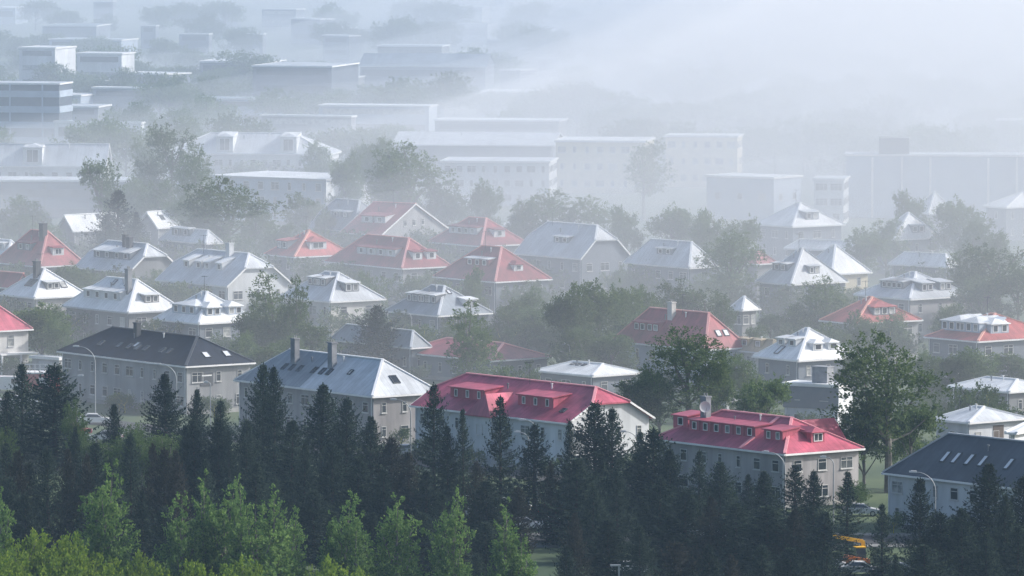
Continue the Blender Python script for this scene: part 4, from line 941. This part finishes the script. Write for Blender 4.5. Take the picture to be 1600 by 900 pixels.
# far trees in the fog (single objects too faint to show parts)
rg = random.Random(99)
FARM = []
for i in range(5):
    a, b = broad_mesh(200 + i, 11, 8.5, 'round', 800, 10, .42)
    n = len(a.v); a.v += b.v; a.f += [tuple(j + n for j in f) for f in b.f]; a.m += [1] * len(b.f)
    FARM.append(a.mesh('misty_tree', [M_BARK, LEAF['garden']]))
def far_tree(x, yt, s=1.0):
    g = at(x, yt, 10.0 * s); k = rg.randrange(5)
    for fx, fy, L, W, rz in FOOT:
        dx, dy = g.x - fx, g.y - fy; c, sn = math.cos(-rz), math.sin(-rz)
        if abs(dx * c - dy * sn) < L / 2 + 2.5 and abs(dx * sn + dy * c) < W / 2 + 2.5: return
        if fy < 1680 and L > 20 and abs(dx) < L / 2 + 5 and -110 < dy < 6: return            # keep the big fronts clear
    tx, ty = pix((g.x, g.y, 11 * s))
    if any(a < tx + 8 and tx - 8 < b and c - 3 < ty < c + 9 and g.y < yy + 5 for a, b, c, yy in FARBOX): return
    o = put('misty_tree', FARM[k], None, (g.x, g.y, 0), rg.uniform(0, 6.28)); q = s * rg.uniform(.85, 1.2)
    o.scale = (q * rg.uniform(.9, 1.3), q * rg.uniform(.9, 1.3), q)
    row = 'beyond the big pale-roofed buildings' if yt > 120 else 'around the faint far roofs'
    side = 'under clearer mist' if x < 800 else 'in the thick bright fog'
    lab = f'faint misty tree crowded {row} {side}'
    tag(o, lab, 'tree', lab.replace('tree', 'trees', 1))
for y0, y1, n in ((0, 30, 30), (30, 70, 45), (70, 120, 60), (120, 165, 66), (165, 215, 70)):
    for i in range(n): far_tree((i + rg.random()) / n * 1680 - 40, rg.uniform(y0, y1), rg.uniform(.8, 1.25))

# labels of the trees that have none yet: the landmark each stands by, and its place among its likes there
ORD = ['leftmost', 'second', 'third', 'fourth', 'fifth', 'sixth', 'seventh', 'eighth', 'ninth', 'tenth', 'eleventh', 'twelfth']
DESC = {'spruce': 'dark spruce', 'brown': 'brownish spruce', 'thin': 'gappy spruce', 'poplar': 'fresh green poplar', 'willow': 'yellow-green willow bush', 'birch': 'pale-leaved birch', 'garden': 'leafy tree', 'tall': 'tall leafy tree', 'column': 'pointed poplar', 'bushy': 'low green bush'}
BELT = [(60, 'below the cream corner house'), (170, 'by the tallest lamp'), (300, 'below the black-roofed house'), (430, 'below the darker end of the grey terrace'), (560, 'below the two chimneys'), (690, 'below the grey hipped end'), (800, 'below the long crimson roof'), (930, 'below the half-hipped white gable'), (1060, 'below the satellite dish'),
        (1180, 'below the six crimson dormers'), (1290, 'below the crimson hipped end'), (1400, 'around the orange digger'), (1510, 'below the dark shingle roof'), (1610, 'at the end of the dark shingle roof')]
groups = {}
for t in TREES:
    o, kind, x, yt, yb, r, need = t
    if not need: continue
    if yb > 700 and kind in ('spruce', 'brown', 'thin', 'poplar', 'willow'):
        ph = min(BELT, key=lambda m: abs(m[0] - x))[1]
        tier = 'far-row' if yb < 800 else 'mid-row' if yb < 895 else 'near-row'
    else:
        ph = 'by ' + min(MARK, key=lambda m: (m[0] - x) ** 2 + 1.5 * (m[1] - (yt + 20)) ** 2)[2]
    groups.setdefault(((tier + ' ' if kind in ('spruce', 'brown', 'thin') and yb > 700 else '') + DESC[kind], ph), []).append((x, o))
for (d, ph), lst in groups.items():
    lst.sort(key=lambda q: q[0]); n = len(lst)
    for i, (x, o) in enumerate(lst):
        if n == 1: o['label'] = f'{d} {ph}'
        elif n == 2: o['label'] = f'{("left", "right")[i]} one of two: {d} {ph}'
        elif n > 12: o['label'] = f'{d} {ph}'
        else: o['label'] = f'{d} {ph}, {ORD[i] + (" from left" if i else "")}'
        o['group'] = f'{d} trees {ph}' if 'bush' not in d else f'{d}es {ph}'
# ------------------------------------------------------------------ street lamps
M_STEEL = mat_plain('galvanised_steel', (0.30, 0.32, 0.34), 0.5, 0.3, 0.08, 1.0)
M_LAMP = mat_plain('lamp_head_paint', (0.50, 0.51, 0.53), 0.4, 0, 0.05, 1.0)
def lamp(xh, yh, xp, yb, label, name='street_lamp'):
    g = at(xp, yb, 0); s = scale_at(g); hh = (yb - yh) / s; ax = (xh - xp) / s
    o = thing(name, label, 'lamp', (g.x, g.y, 0), 0, 'street lamps along the near road')
    b = MB(); n = 9; c = []
    zc = hh - min(2.2, abs(ax) * .9)
    for i in range(n): 
        a = i / (n - 1); c.append((ax * (1 - math.cos(a * 1.5708)) * .92, 0, zc + (hh - zc) * math.sin(a * 1.5708)))
    b.tube([(0, 0, -.3), (0, 0, 1.2), (0, 0, zc * .6)] + c, [.10, .09, .07] + [.062 - .003 * i for i in range(n)], 8); b.build('pole', M_STEEL, o, smooth=True)
    h = MB(); sg = 1 if ax > 0 else -1
    h.bar((ax * .88, 0, hh + .01), (ax + sg * .55, 0, hh + .05), .34, .15); h.bar((ax * .90, 0, hh + .11), (ax + sg * .35, 0, hh + .14), .22, .10); h.build('lamp_head', M_LAMP, o)
    p = MB(); p.box(-.2, .2, -.2, .2, -.2, .9); p.build('base', M_STEEL, o)
lamp(121, 541, 149, 660, 'tall curved street lamp before the black-roofed house, nearest its left corner')
lamp(249, 569, 276, 690, 'curved street lamp before the middle of the black-roofed house')
lamp(124, 587, 104, 690, 'shorter street lamp whose arm points right between two spruces')
lamp(325, 597, 329, 690, 'short post lamp before the end wall of the black-roofed house')
lamp(617, 624, 642, 760, 'curved street lamp before the hipped end of the grey terrace')
lamp(818, 656, 840, 800, 'curved street lamp before the long crimson-roofed house')
lamp(811, 675, 826, 812, 'lower street lamp before the long crimson-roofed house')
lamp(976, 674, 996, 815, 'street lamp before the half-hipped white gable')
lamp(1198, 706, 1226, 840, 'curved street lamp before the corner of the crimson house')
lamp(1289, 714, 1302, 850, 'slim street lamp before the end windows of the crimson house')
lamp(1428, 737, 1461, 890, 'tall curved street lamp before the dark shingle-roofed house')
lamp(1565, 786, 1580, 900, 'street lamp peeping out beside the big spruce under the shingle roof')
lamp(632, 488, 643, 570, 'small distant lamp beside the slate house with four dormers')
lamp(883, 537, 890, 610, 'small distant lamp among the trees above the low white roof')
g = at(967, 985, 0); o = thing('square_lamp', 'flat-headed square lamp post at the bottom edge among spruces', 'lamp', (g.x, g.y, 0))
hh = (985 - 884) / scale_at(g)
b = MB(); b.box(-.09, .09, -.09, .09, -.3, hh); b.build('pole', M_STEEL, o); b = MB(); b.box(-.85, .18, -.22, .22, hh + .003, hh + .14); b.build('lamp_head', M_STEEL, o)

# ------------------------------------------------------------------ satellite dish on the crimson house
p, rz, _ = on_roof(HDISH, 'F', -.66, .62)
mw = Matrix.Translation((HDISH.ctr.x, HDISH.ctr.y, 0)) @ Matrix.Rotation(HDISH.root.rotation_euler.z, 4, 'Z')
wp = mw @ Vector((p[0], p[1] - .9, p[2] + 1.9))
o = thing('satellite_dish', 'round white satellite dish on the chimney of the crimson house', 'dish', wp, R(14))
b = MB(); rings = []
for k in range(7):
    r = .66 * k / 6; rings.append([(r * math.cos(6.2832 * j / 24), .28 * (r / .95) ** 2 - .28, r * math.sin(6.2832 * j / 24)) for j in range(24)])
for off in (0, .05):
    for a, c in zip(rings, rings[1:]):
        for j in range(24):
            q = [a[j], a[(j+1) % 24], c[(j+1) % 24], c[j]]; q = [(x, -y - off, z) for x, y, z in q]
            b.face(q if off else list(reversed(q)))
for j in range(24):
    c = rings[-1]; b.face([(c[j][0], -c[j][1], c[j][2]), (c[(j+1) % 24][0], -c[(j+1) % 24][1], c[(j+1) % 24][2]), (c[(j+1) % 24][0], -c[(j+1) % 24][1] - .05, c[(j+1) % 24][2]), (c[j][0], -c[j][1] - .05, c[j][2])])
b.build('bowl', M_LAMP, o); b = MB(); b.tube([(0, .25, -.9), (0, -.55, -.25), (0, -.75, 0)], .03, 6); b.build('feed_arm', M_STEEL, o); b = MB(); b.tube([(0, .35, -1.0), (0, .35, .1)], .05, 8); b.build('bracket', M_STEEL, o)

# ------------------------------------------------------------------ parked cars
M_TYRE = mat_plain('tyre_rubber', (0.02, 0.02, 0.02), 0.85, 0, 0.1, 2.0); M_RIM = mat_plain('wheel_rim', (0.45, 0.45, 0.46), 0.35, 0.6, 0.05, 2.0)
M_CGLASS = mat_plain('car_glass', (0.02, 0.025, 0.03), 0.06, 0, 0.05, 1.0, spec=0.8); M_LIGHT = mat_plain('headlight_glass', (0.75, 0.76, 0.74), 0.1, 0, 0.05, 1.0); M_RED = mat_plain('tail_light_red', (0.40, 0.02, 0.02), 0.2, 0, 0.05, 1.0)
CARCOL = {'white': (0.78, 0.78, 0.78), 'silver': (0.45, 0.47, 0.49), 'grey': (0.16, 0.17, 0.18), 'blue': (0.06, 0.12, 0.26), 'red': (0.40, 0.03, 0.03), 'black': (0.02, 0.02, 0.025)}
_cm = {}
def prism(mb, prof, w0, w1=None, mi=0):
    """side profile (x, z) swept across the width; w1: half width at the top points"""
    n = len(prof); z0 = min(p[1] for p in prof); z1 = max(p[1] for p in prof); w1 = w1 or w0
    hw = [w0 + (w1 - w0) * max(0, (z - z0) / (z1 - z0)) for _, z in prof]
    mb.face([(x, -hw[i], z) for i, (x, z) in enumerate(prof)], mi); mb.face([(x, hw[i], z) for i, (x, z) in reversed(list(enumerate(prof)))], mi)
    for i in range(n):
        j = (i + 1) % n
        mb.face([(prof[j][0], -hw[j], prof[j][1]), (prof[i][0], -hw[i], prof[i][1]), (prof[i][0], hw[i], prof[i][1]), (prof[j][0], hw[j], prof[j][1])], mi)
def car(px, py, colr, label, rz=0.0, van=False):
    g = at(px, py, 0.14 * 0)
    o = thing('parked_van' if van else 'parked_car', label, 'van' if van else 'car', (g.x, g.y, 0.02), rz, 'vehicles parked behind the spruces')
    k = (colr, van)
    if k not in _cm:
        m = mat_plain('car_paint_' + colr, CARCOL[colr], 0.25, 0.1, 0.04, 1.0, spec=0.6)
        B = MB()
        if van: prism(B, [(-2.5, .35), (2.45, .35), (2.5, .75), (2.35, 1.05), (1.75, 1.95), (1.5, 2.15), (-2.4, 2.15), (-2.5, 1.9)], .98, .86)
        else: prism(B, [(-2.15, .32), (2.15, .32), (2.2, .55), (2.12, .74), (1.15, .92), (-1.6, .98), (-2.12, .92), (-2.2, .6)], .88, .84)
        Cb = MB()
        if not van: prism(Cb, [(1.12, .90), (.35, 1.40), (-.95, 1.44), (-1.75, .96)], .80, .60)
        G = MB()
        if van:
            G.face([(2.33, -.8, 1.12), (2.33, .8, 1.12), (1.80, .76, 1.92), (1.80, -.76, 1.92)])
            for s in (-1, 1): G.box(.5, 1.7, s * .95 - .02, s * .95 + .02, 1.2, 1.85)
        else:
            for s in (-1, 1): prism(G, [(.92, .96), (.28, 1.34), (-.90, 1.37), (-1.45, 1.0)], .01); 
            G = MB()
            for s in (-1, 1):
                q = [(.90, s * .81, .97), (.28, s * .675, 1.34), (-.88, s * .665, 1.37), (-1.42, s * .80, 1.01)]; G.face(q if s < 0 else list(reversed(q)))
            G.face([(1.10, -.70, .95), (1.10, .70, .95), (.42, .56, 1.385), (.42, -.56, 1.385)]); G.face([(-1.02, -.56, 1.425), (-1.02, .56, 1.425), (-1.70, .70, 1.02), (-1.70, -.70, 1.02)])
        T = MB(); T.tube([(0, -.11, 0), (0, .11, 0)], .32, 16); Rm = MB(); Rm.tube([(0, -.125, 0), (0, .125, 0)], .20, 12)
        L = MB(); L.box(-.03, .03, -.19, .19, -.08, .08)
        _cm[k] = (B.mesh('body', m), Cb.mesh('cabin', m) if not van else None, G.mesh('window', M_CGLASS), T.mesh('tyre', M_TYRE), Rm.mesh('rim', M_RIM), L.mesh('headlight', M_LIGHT), L.mesh('tail_light', M_RED))
    B, Cb, G, T, Rm, L, TL = _cm[k]
    put('body', B, o)
    if Cb: put('cabin', Cb, o)
    put('glazing', G, o); d = 1.55 if van else 1.32
    for x in (-d, d):
        for y in (-.80, .80):
            w = put('wheel', Rm, o, (x, y, .32)); put('tyre', T, w)
    e = 2.50 if van else 2.18
    for y in (-.62, .62): put('headlight', L, o, (e - .02, y, .66)); put('tail_light', TL, o, (-e + .02, y, .72))
CARS = [(14, 612, 'white', 'white van nearest the cream corner house', True), (34, 634, 'white', 'white car behind the twin spruces below the cream house', False), (8, 640, 'silver', 'silver car at the photo edge below the cream house', False), (50, 660, 'silver', 'silver car parked between the twin spruces', False),
        (148, 663, 'white', 'white car at the foot of the tallest curved lamp', False), (165, 690, 'silver', 'silver car below the tallest curved lamp', False), (118, 680, 'red', 'red car behind the spruce under the black roof', False), (630, 712, 'white', 'white car before the end wall of the grey terrace', False),
        (610, 752, 'silver', 'silver car behind the spruces under the grey terrace', False), (655, 790, 'grey', 'grey car behind the gappy spruce under the crimson roof', False), (735, 786, 'white', 'white car behind the spruces under the crimson roof', False), (762, 808, 'white', 'white van behind the spruces beside the pointed poplars', True),
        (800, 800, 'silver', 'silver car left of the crimson house lamp', False), (820, 828, 'white', 'white car glinting under the gappy spruce', False), (868, 828, 'white', 'white car glinting right of the gappy spruce', False), (860, 808, 'red', 'red car behind the gappy spruce', False), (1075, 838, 'white', 'white car under the satellite dish trees', False), (1108, 842, 'silver', 'silver car behind the spruces under the crimson dormers', False),
        (1290, 892, 'white', 'white car left of the orange digger', False), (1345, 898, 'white', 'white car in front of the orange digger', False), (1395, 900, 'silver', 'silver car right of the orange digger', False), (1345, 806, 'silver', 'silver car behind the orange digger', False), (1590, 895, 'white', 'white car at the photo edge under the shingle roof', False), (980, 897, 'white', 'white car behind the flat-headed square lamp', False)]
for x, y, c, lb, v in CARS: car(x, y, c, lb, R(-8 + (x * 7) % 16 + (180 if x % 3 == 0 else 0)), v)

# ------------------------------------------------------------------ orange digger
M_ORG = mat_plain('digger_orange', (0.62, 0.16, 0.02), 0.45, 0, 0.15, 1.0); M_YEL = mat_plain('digger_yellow', (0.75, 0.42, 0.02), 0.45, 0, 0.12, 1.0)
g = at(1340, 889, 0); o = thing('digger', 'small orange digger with a raised yellow boom behind thin spruces', 'digger', (g.x, g.y, 0), R(12))
o.scale = (.88,) * 3
tr = MB(); prism(tr, [(-1.6, .15), (-1.3, 0), (1.3, 0), (1.6, .15), (1.6, .5), (1.3, .65), (-1.3, .65), (-1.6, .5)], .22)
tm = tr.mesh('track', M_TYRE)
for s in (-.8, .8): put('track', tm, o, (0, s, 0))
b = MB(); prism(b, [(-1.5, .72), (1.3, .72), (1.35, 1.2), (.2, 1.45), (-1.4, 1.7), (-1.6, 1.3)], 1.0); b.build('body', M_ORG, o)
c = MB(); prism(c, [(-.3, 1.46), (.95, 1.25), (.85, 2.55), (-.3, 2.6)], .55); cb = c.build('cab', M_CGLASS, o)
c = MB(); c.box(-.4, .95, -.62, .62, 2.605, 2.72); c.build('cab_roof', M_YEL, cb)
b = MB(); b.bar((1.0, .75, 1.2), (.85, .75, 3.3), .34, .45); b.bar((.85, .75, 3.25), (-2.9, .75, 3.95), .30, .42); b.build('boom', M_YEL, o)
b = MB(); b.bar((-2.85, .75, 3.95), (-3.1, .75, 2.9), .24, .3); prism(b, [(-3.4, 2.3), (-2.7, 2.4), (-2.75, 2.95), (-3.3, 2.95)], .45); b.build('bucket', M_STEEL, o)

# ------------------------------------------------------------------ little red kiosk and its flowering shrub
g = at(66, 612, 0); o = thing('kiosk', 'low red-walled kiosk with a white roof railing beside the cream house', 'kiosk', (g.x, g.y, 0), R(-6))
M_KR = mat_plain('kiosk_red', (0.45, 0.03, 0.03), 0.6, 0, 0.1, 0.8)
b = MB(); b.box(-2.2, 2.2, -1.6, 1.6, -.2, 2.6); b.build('wall', M_KR, o); b = MB(); b.box(-2.35, 2.35, -1.75, 1.75, 2.603, 2.8); rf = b.build('roof', M_TRIM, o)
b = MB()
for i in range(7): b.box(-2.2 + i * .72, -2.12 + i * .72, -1.7, -1.62, 2.803, 3.9)
b.box(-2.25, 2.25, -1.71, -1.61, 3.9, 4.0); b.box(-2.25, 2.25, -1.71, -1.61, 3.35, 3.43); b.build('railing', M_TRIM, rf)
b = MB(); b.box(-.2, 1.2, -1.66, -1.602, .9, 2.1); b.build('window', M_TRIM, o)
g = at(60, 628, 0); o = thing('flowering_shrub', 'yellow flowering shrub in front of the red kiosk', 'shrub', (g.x, g.y, 0)); t, c, h0, r0 = PROTO['bushy'][0]
put('trunk', t, o); put('crown', c.copy(), o); o.children[-1].data.materials[0] = mat_leaf('yellow_blossom', (.35, .30, .03), (.5, .45, .05), .3, .1); o.scale = (.5, .5, .45)

# ------------------------------------------------------------------ ground, road, streets
def sheet(name, pts, z, m, label):
    b = MB(); b.face([(x, y, z) for x, y in pts]); return setting(b.build(name, m), label)
def mat_ground():
    m, t, out = nt('garden_ground'); N = t.nodes.new
    b = N('ShaderNodeBsdfPrincipled'); b.inputs['Roughness'].default_value = .95
    tc = N('ShaderNodeTexCoord'); n1 = N('ShaderNodeTexNoise'); n1.inputs['Scale'].default_value = .05; n1.inputs['Detail'].default_value = 8; lk(t, tc.outputs['Object'], n1.inputs['Vector'])
    cr = N('ShaderNodeValToRGB'); e = cr.color_ramp.elements; e[0].position = .42; e[0].color = (.025, .05, .015, 1); e[1].position = .62; e[1].color = (.07, .10, .035, 1)
    x = cr.color_ramp.elements.new(.75); x.color = (.13, .12, .10, 1)
    lk(t, n1.outputs['Fac'], cr.inputs[0]); lk(t, cr.outputs[0], b.inputs['Base Color']); lk(t, b.outputs[0], out.inputs['Surface']); return m
setting(sheet('ground', [(-2600, -100), (2600, -100), (2600, 5800), (-2600, 5800)], 0, mat_ground(), 'grassy garden ground under the houses and trees'), 'grassy garden ground under the houses and trees')
M_ASPH = mat_plain('asphalt', (0.05, 0.05, 0.052), .9, 0, .2, .3); M_PAVE = mat_plain('pavement_concrete', (0.22, 0.22, 0.21), .9, 0, .15, .5); M_LINE = mat_plain('road_paint', (.7, .7, .68), .6, 0, .1, 1.0)
Y0 = at(800, 845).y
def strip(name, ya, yb, z0, z1, m, label):
    b = MB(); b.box(-700, 700, ya, yb, z0, z1); setting(b.build(name, m), label)
strip('road', Y0 - 4.5, Y0 + 4.5, -.1, .004, M_ASPH, 'asphalt road behind the belt of spruces')
strip('pavement', Y0 + 4.503, Y0 + 7, -.1, .13, M_PAVE, 'concrete pavement with kerb along the road'); strip('pavement', Y0 - 7, Y0 - 4.503, -.1, .13, M_PAVE, 'concrete pavement with kerb beside the spruces')
b = MB()
for i in range(-40, 40): b.box(i * 9, i * 9 + 3, Y0 - .07, Y0 + .07, .005, .009)
setting(b.build('road_marking', M_LINE), 'dashed white centre line of the road')
for px, py, lb in ((640, 720, 'narrow side street past the grey terrace'), (980, 560, 'narrow side street between the red and white houses'), (430, 470, 'narrow side street behind the white villas')):
    g = at(px, py); a = R(-52); u = Vector((math.cos(a), math.sin(a), 0)); n = Vector((-u.y, u.x, 0)) * 3.2
    p0, p1 = g - u * 130, g + u * 60
    setting(sheet('street', [((p0 - n).x, (p0 - n).y), ((p1 - n).x, (p1 - n).y), ((p1 + n).x, (p1 + n).y), ((p0 + n).x, (p0 + n).y)], .008 + .004 * (px % 3), M_ASPH, lb), lb)

# ------------------------------------------------------------------ air: one even haze and a fog bank lying over the town
b = MB(); b.box(-2700, 2700, -200, 5900, -1.0, 84.0)
hz = b.build('haze', vol_mat('haze_air', (0.50, 0.72, 1.0), HAZE_D, 0.0)); setting(hz, 'thin bluish haze filling the air', 'stuff')
def fog_top(x, y):
    """height of the fog's upper surface: it rises from nothing over the spruces and is deeper away and to the right"""
    t = max(0.0, y - FOG_Y0)
    z = FOG_A * (1 - math.exp(-(t / FOG_L) ** 1.6)) + t * FOG_S
    r = 1 / (1 + math.exp(-(x - 62 - 14 * math.sin(y * .0045) - 8 * math.sin(y * .013 + 1)) / 46.0))     # deeper towards the east
    z -= (1 - r) * FOG_A * FOG_K * (1 - math.exp(-(t / 480.0) ** 2))
    z += r * FOG_R * (1 - math.exp(-(t / 260.0) ** 2))
    z += (5.0 * math.sin(x * .017 + y * .0071 + .6) * math.sin(y * .0103 - x * .006) + 2.4 * math.sin(x * .041 - y * .013 + 1.3) + 1.6 * math.sin(y * .027 + x * .011) + 1.5 * math.sin(x * .083 + y * .029) * math.sin(y * .051 - x * .033)) * min(1, t / 220.0) * FOG_W
    return min(78.0, -2.0 + z)
def fog_bank(top, y0, m, label):
    NX, NY = 130, 120
    xs = [-1300 + 2600 * i / NX for i in range(NX + 1)]; ys = [y0 + 4800 * (j / NY) ** 1.7 for j in range(NY + 1)]
    V = [(x, y, top(x, y)) for y in ys for x in xs]; F = []; n = NX + 1
    for j in range(NY):
        for i in range(NX): F.append((j * n + i, j * n + i + 1, (j + 1) * n + i + 1, (j + 1) * n + i))
    o0 = len(V); V += [(x, y, -3.0) for y in ys for x in xs]
    for j in range(NY):
        for i in range(NX): F.append((o0 + j * n + i, o0 + (j + 1) * n + i, o0 + (j + 1) * n + i + 1, o0 + j * n + i + 1))
    def side(a):
        for p, q in zip(a, a[1:]): F.append((p, q, q + o0, p + o0))
    side([i for i in range(n)][::-1]); side([NY * n + i for i in range(n)]); side([j * n for j in range(NY + 1)]); side([j * n + NX for j in range(NY + 1)][::-1])
    me = bpy.data.meshes.new('fog'); me.from_pydata(V, [], F); me.polygons.foreach_set('use_smooth', [True] * len(F)); me.materials.append(m)
    setting(put('fog', me), label, 'stuff')
fog_bank(fog_top, FOG_Y0, vol_mat('fog_air', FOG_C, FOG_D, FOG_G), 'bank of low sea fog lying over the town')
def east_top(x, y):
    t = max(0.0, y - 1060.0)
    return min(77.0, -2 + 74 / (1 + math.exp(-(x - 52 - 10 * math.sin(y * .006)) / 34.0)) * (1 - math.exp(-(t / 190.0) ** 2)) + 3 * math.sin(x * .05 + y * .011) * min(1, t / 200))
fog_bank(east_top, 1060.0, vol_mat('east_fog_air', FOG_C, 0.0016, 0.0), 'thick bright bank of sea fog over the eastern far town')
def veil_top(x, y):
    t = max(0.0, y - VEIL_Y0)
    return min(78.0, -2 + 66 * (1 - math.exp(-(t / 420.0) ** 1.6)) + 5 * math.sin(x * .009 + y * .004) * min(1, t / 300))
fog_bank(veil_top, VEIL_Y0, vol_mat('veil_air', VEIL_C, VEIL_D, 0.0), 'higher grey-blue veil of mist over the far town')

# ------------------------------------------------------------------ light
sd = Vector(SUN_DIR).normalized()
w = bpy.data.worlds.new('World'); S.world = w; w.use_nodes = True
t = w.node_tree; t.nodes.clear(); bg = t.nodes.new('ShaderNodeBackground'); sk = t.nodes.new('ShaderNodeTexSky'); wo = t.nodes.new('ShaderNodeOutputWorld')
sk.sky_type = 'NISHITA'; sk.sun_disc = False; sk.sun_elevation = math.asin(sd.z); sk.sun_rotation = math.atan2(sd.x, sd.y)
sk.air_density = 1.0; sk.dust_density = 3.0; sk.ozone_density = 1.0
bg.inputs['Strength'].default_value = SKY
lk(t, sk.outputs[0], bg.inputs['Color']); lk(t, bg.outputs[0], wo.inputs['Surface'])
L = bpy.data.lights.new('sun', 'SUN'); L.energy = SUN; L.angle = R(2.0); L.color = (1.0, 0.975, 0.945)
lo = bpy.data.objects.new('sun', L); COL.objects.link(lo); lo.rotation_euler = sd.to_track_quat('Z', 'Y').to_euler(); lo.location = (300, 300, 400)

S.view_settings.view_transform = 'Standard'; S.view_settings.look = 'None'; S.view_settings.gamma = 1.0; S.view_settings.exposure = EXPO
S.view_settings.use_curve_mapping = False
S.render.engine = 'CYCLES'
c = S.cycles
c.max_bounces = 6; c.diffuse_bounces = 2; c.glossy_bounces = 2; c.transmission_bounces = 3; c.volume_bounces = 2; c.transparent_max_bounces = 24
c.volume_max_steps = 256
c.use_denoising = True; c.denoiser = 'OPENIMAGEDENOISE'
c.sample_clamp_indirect = 6.0
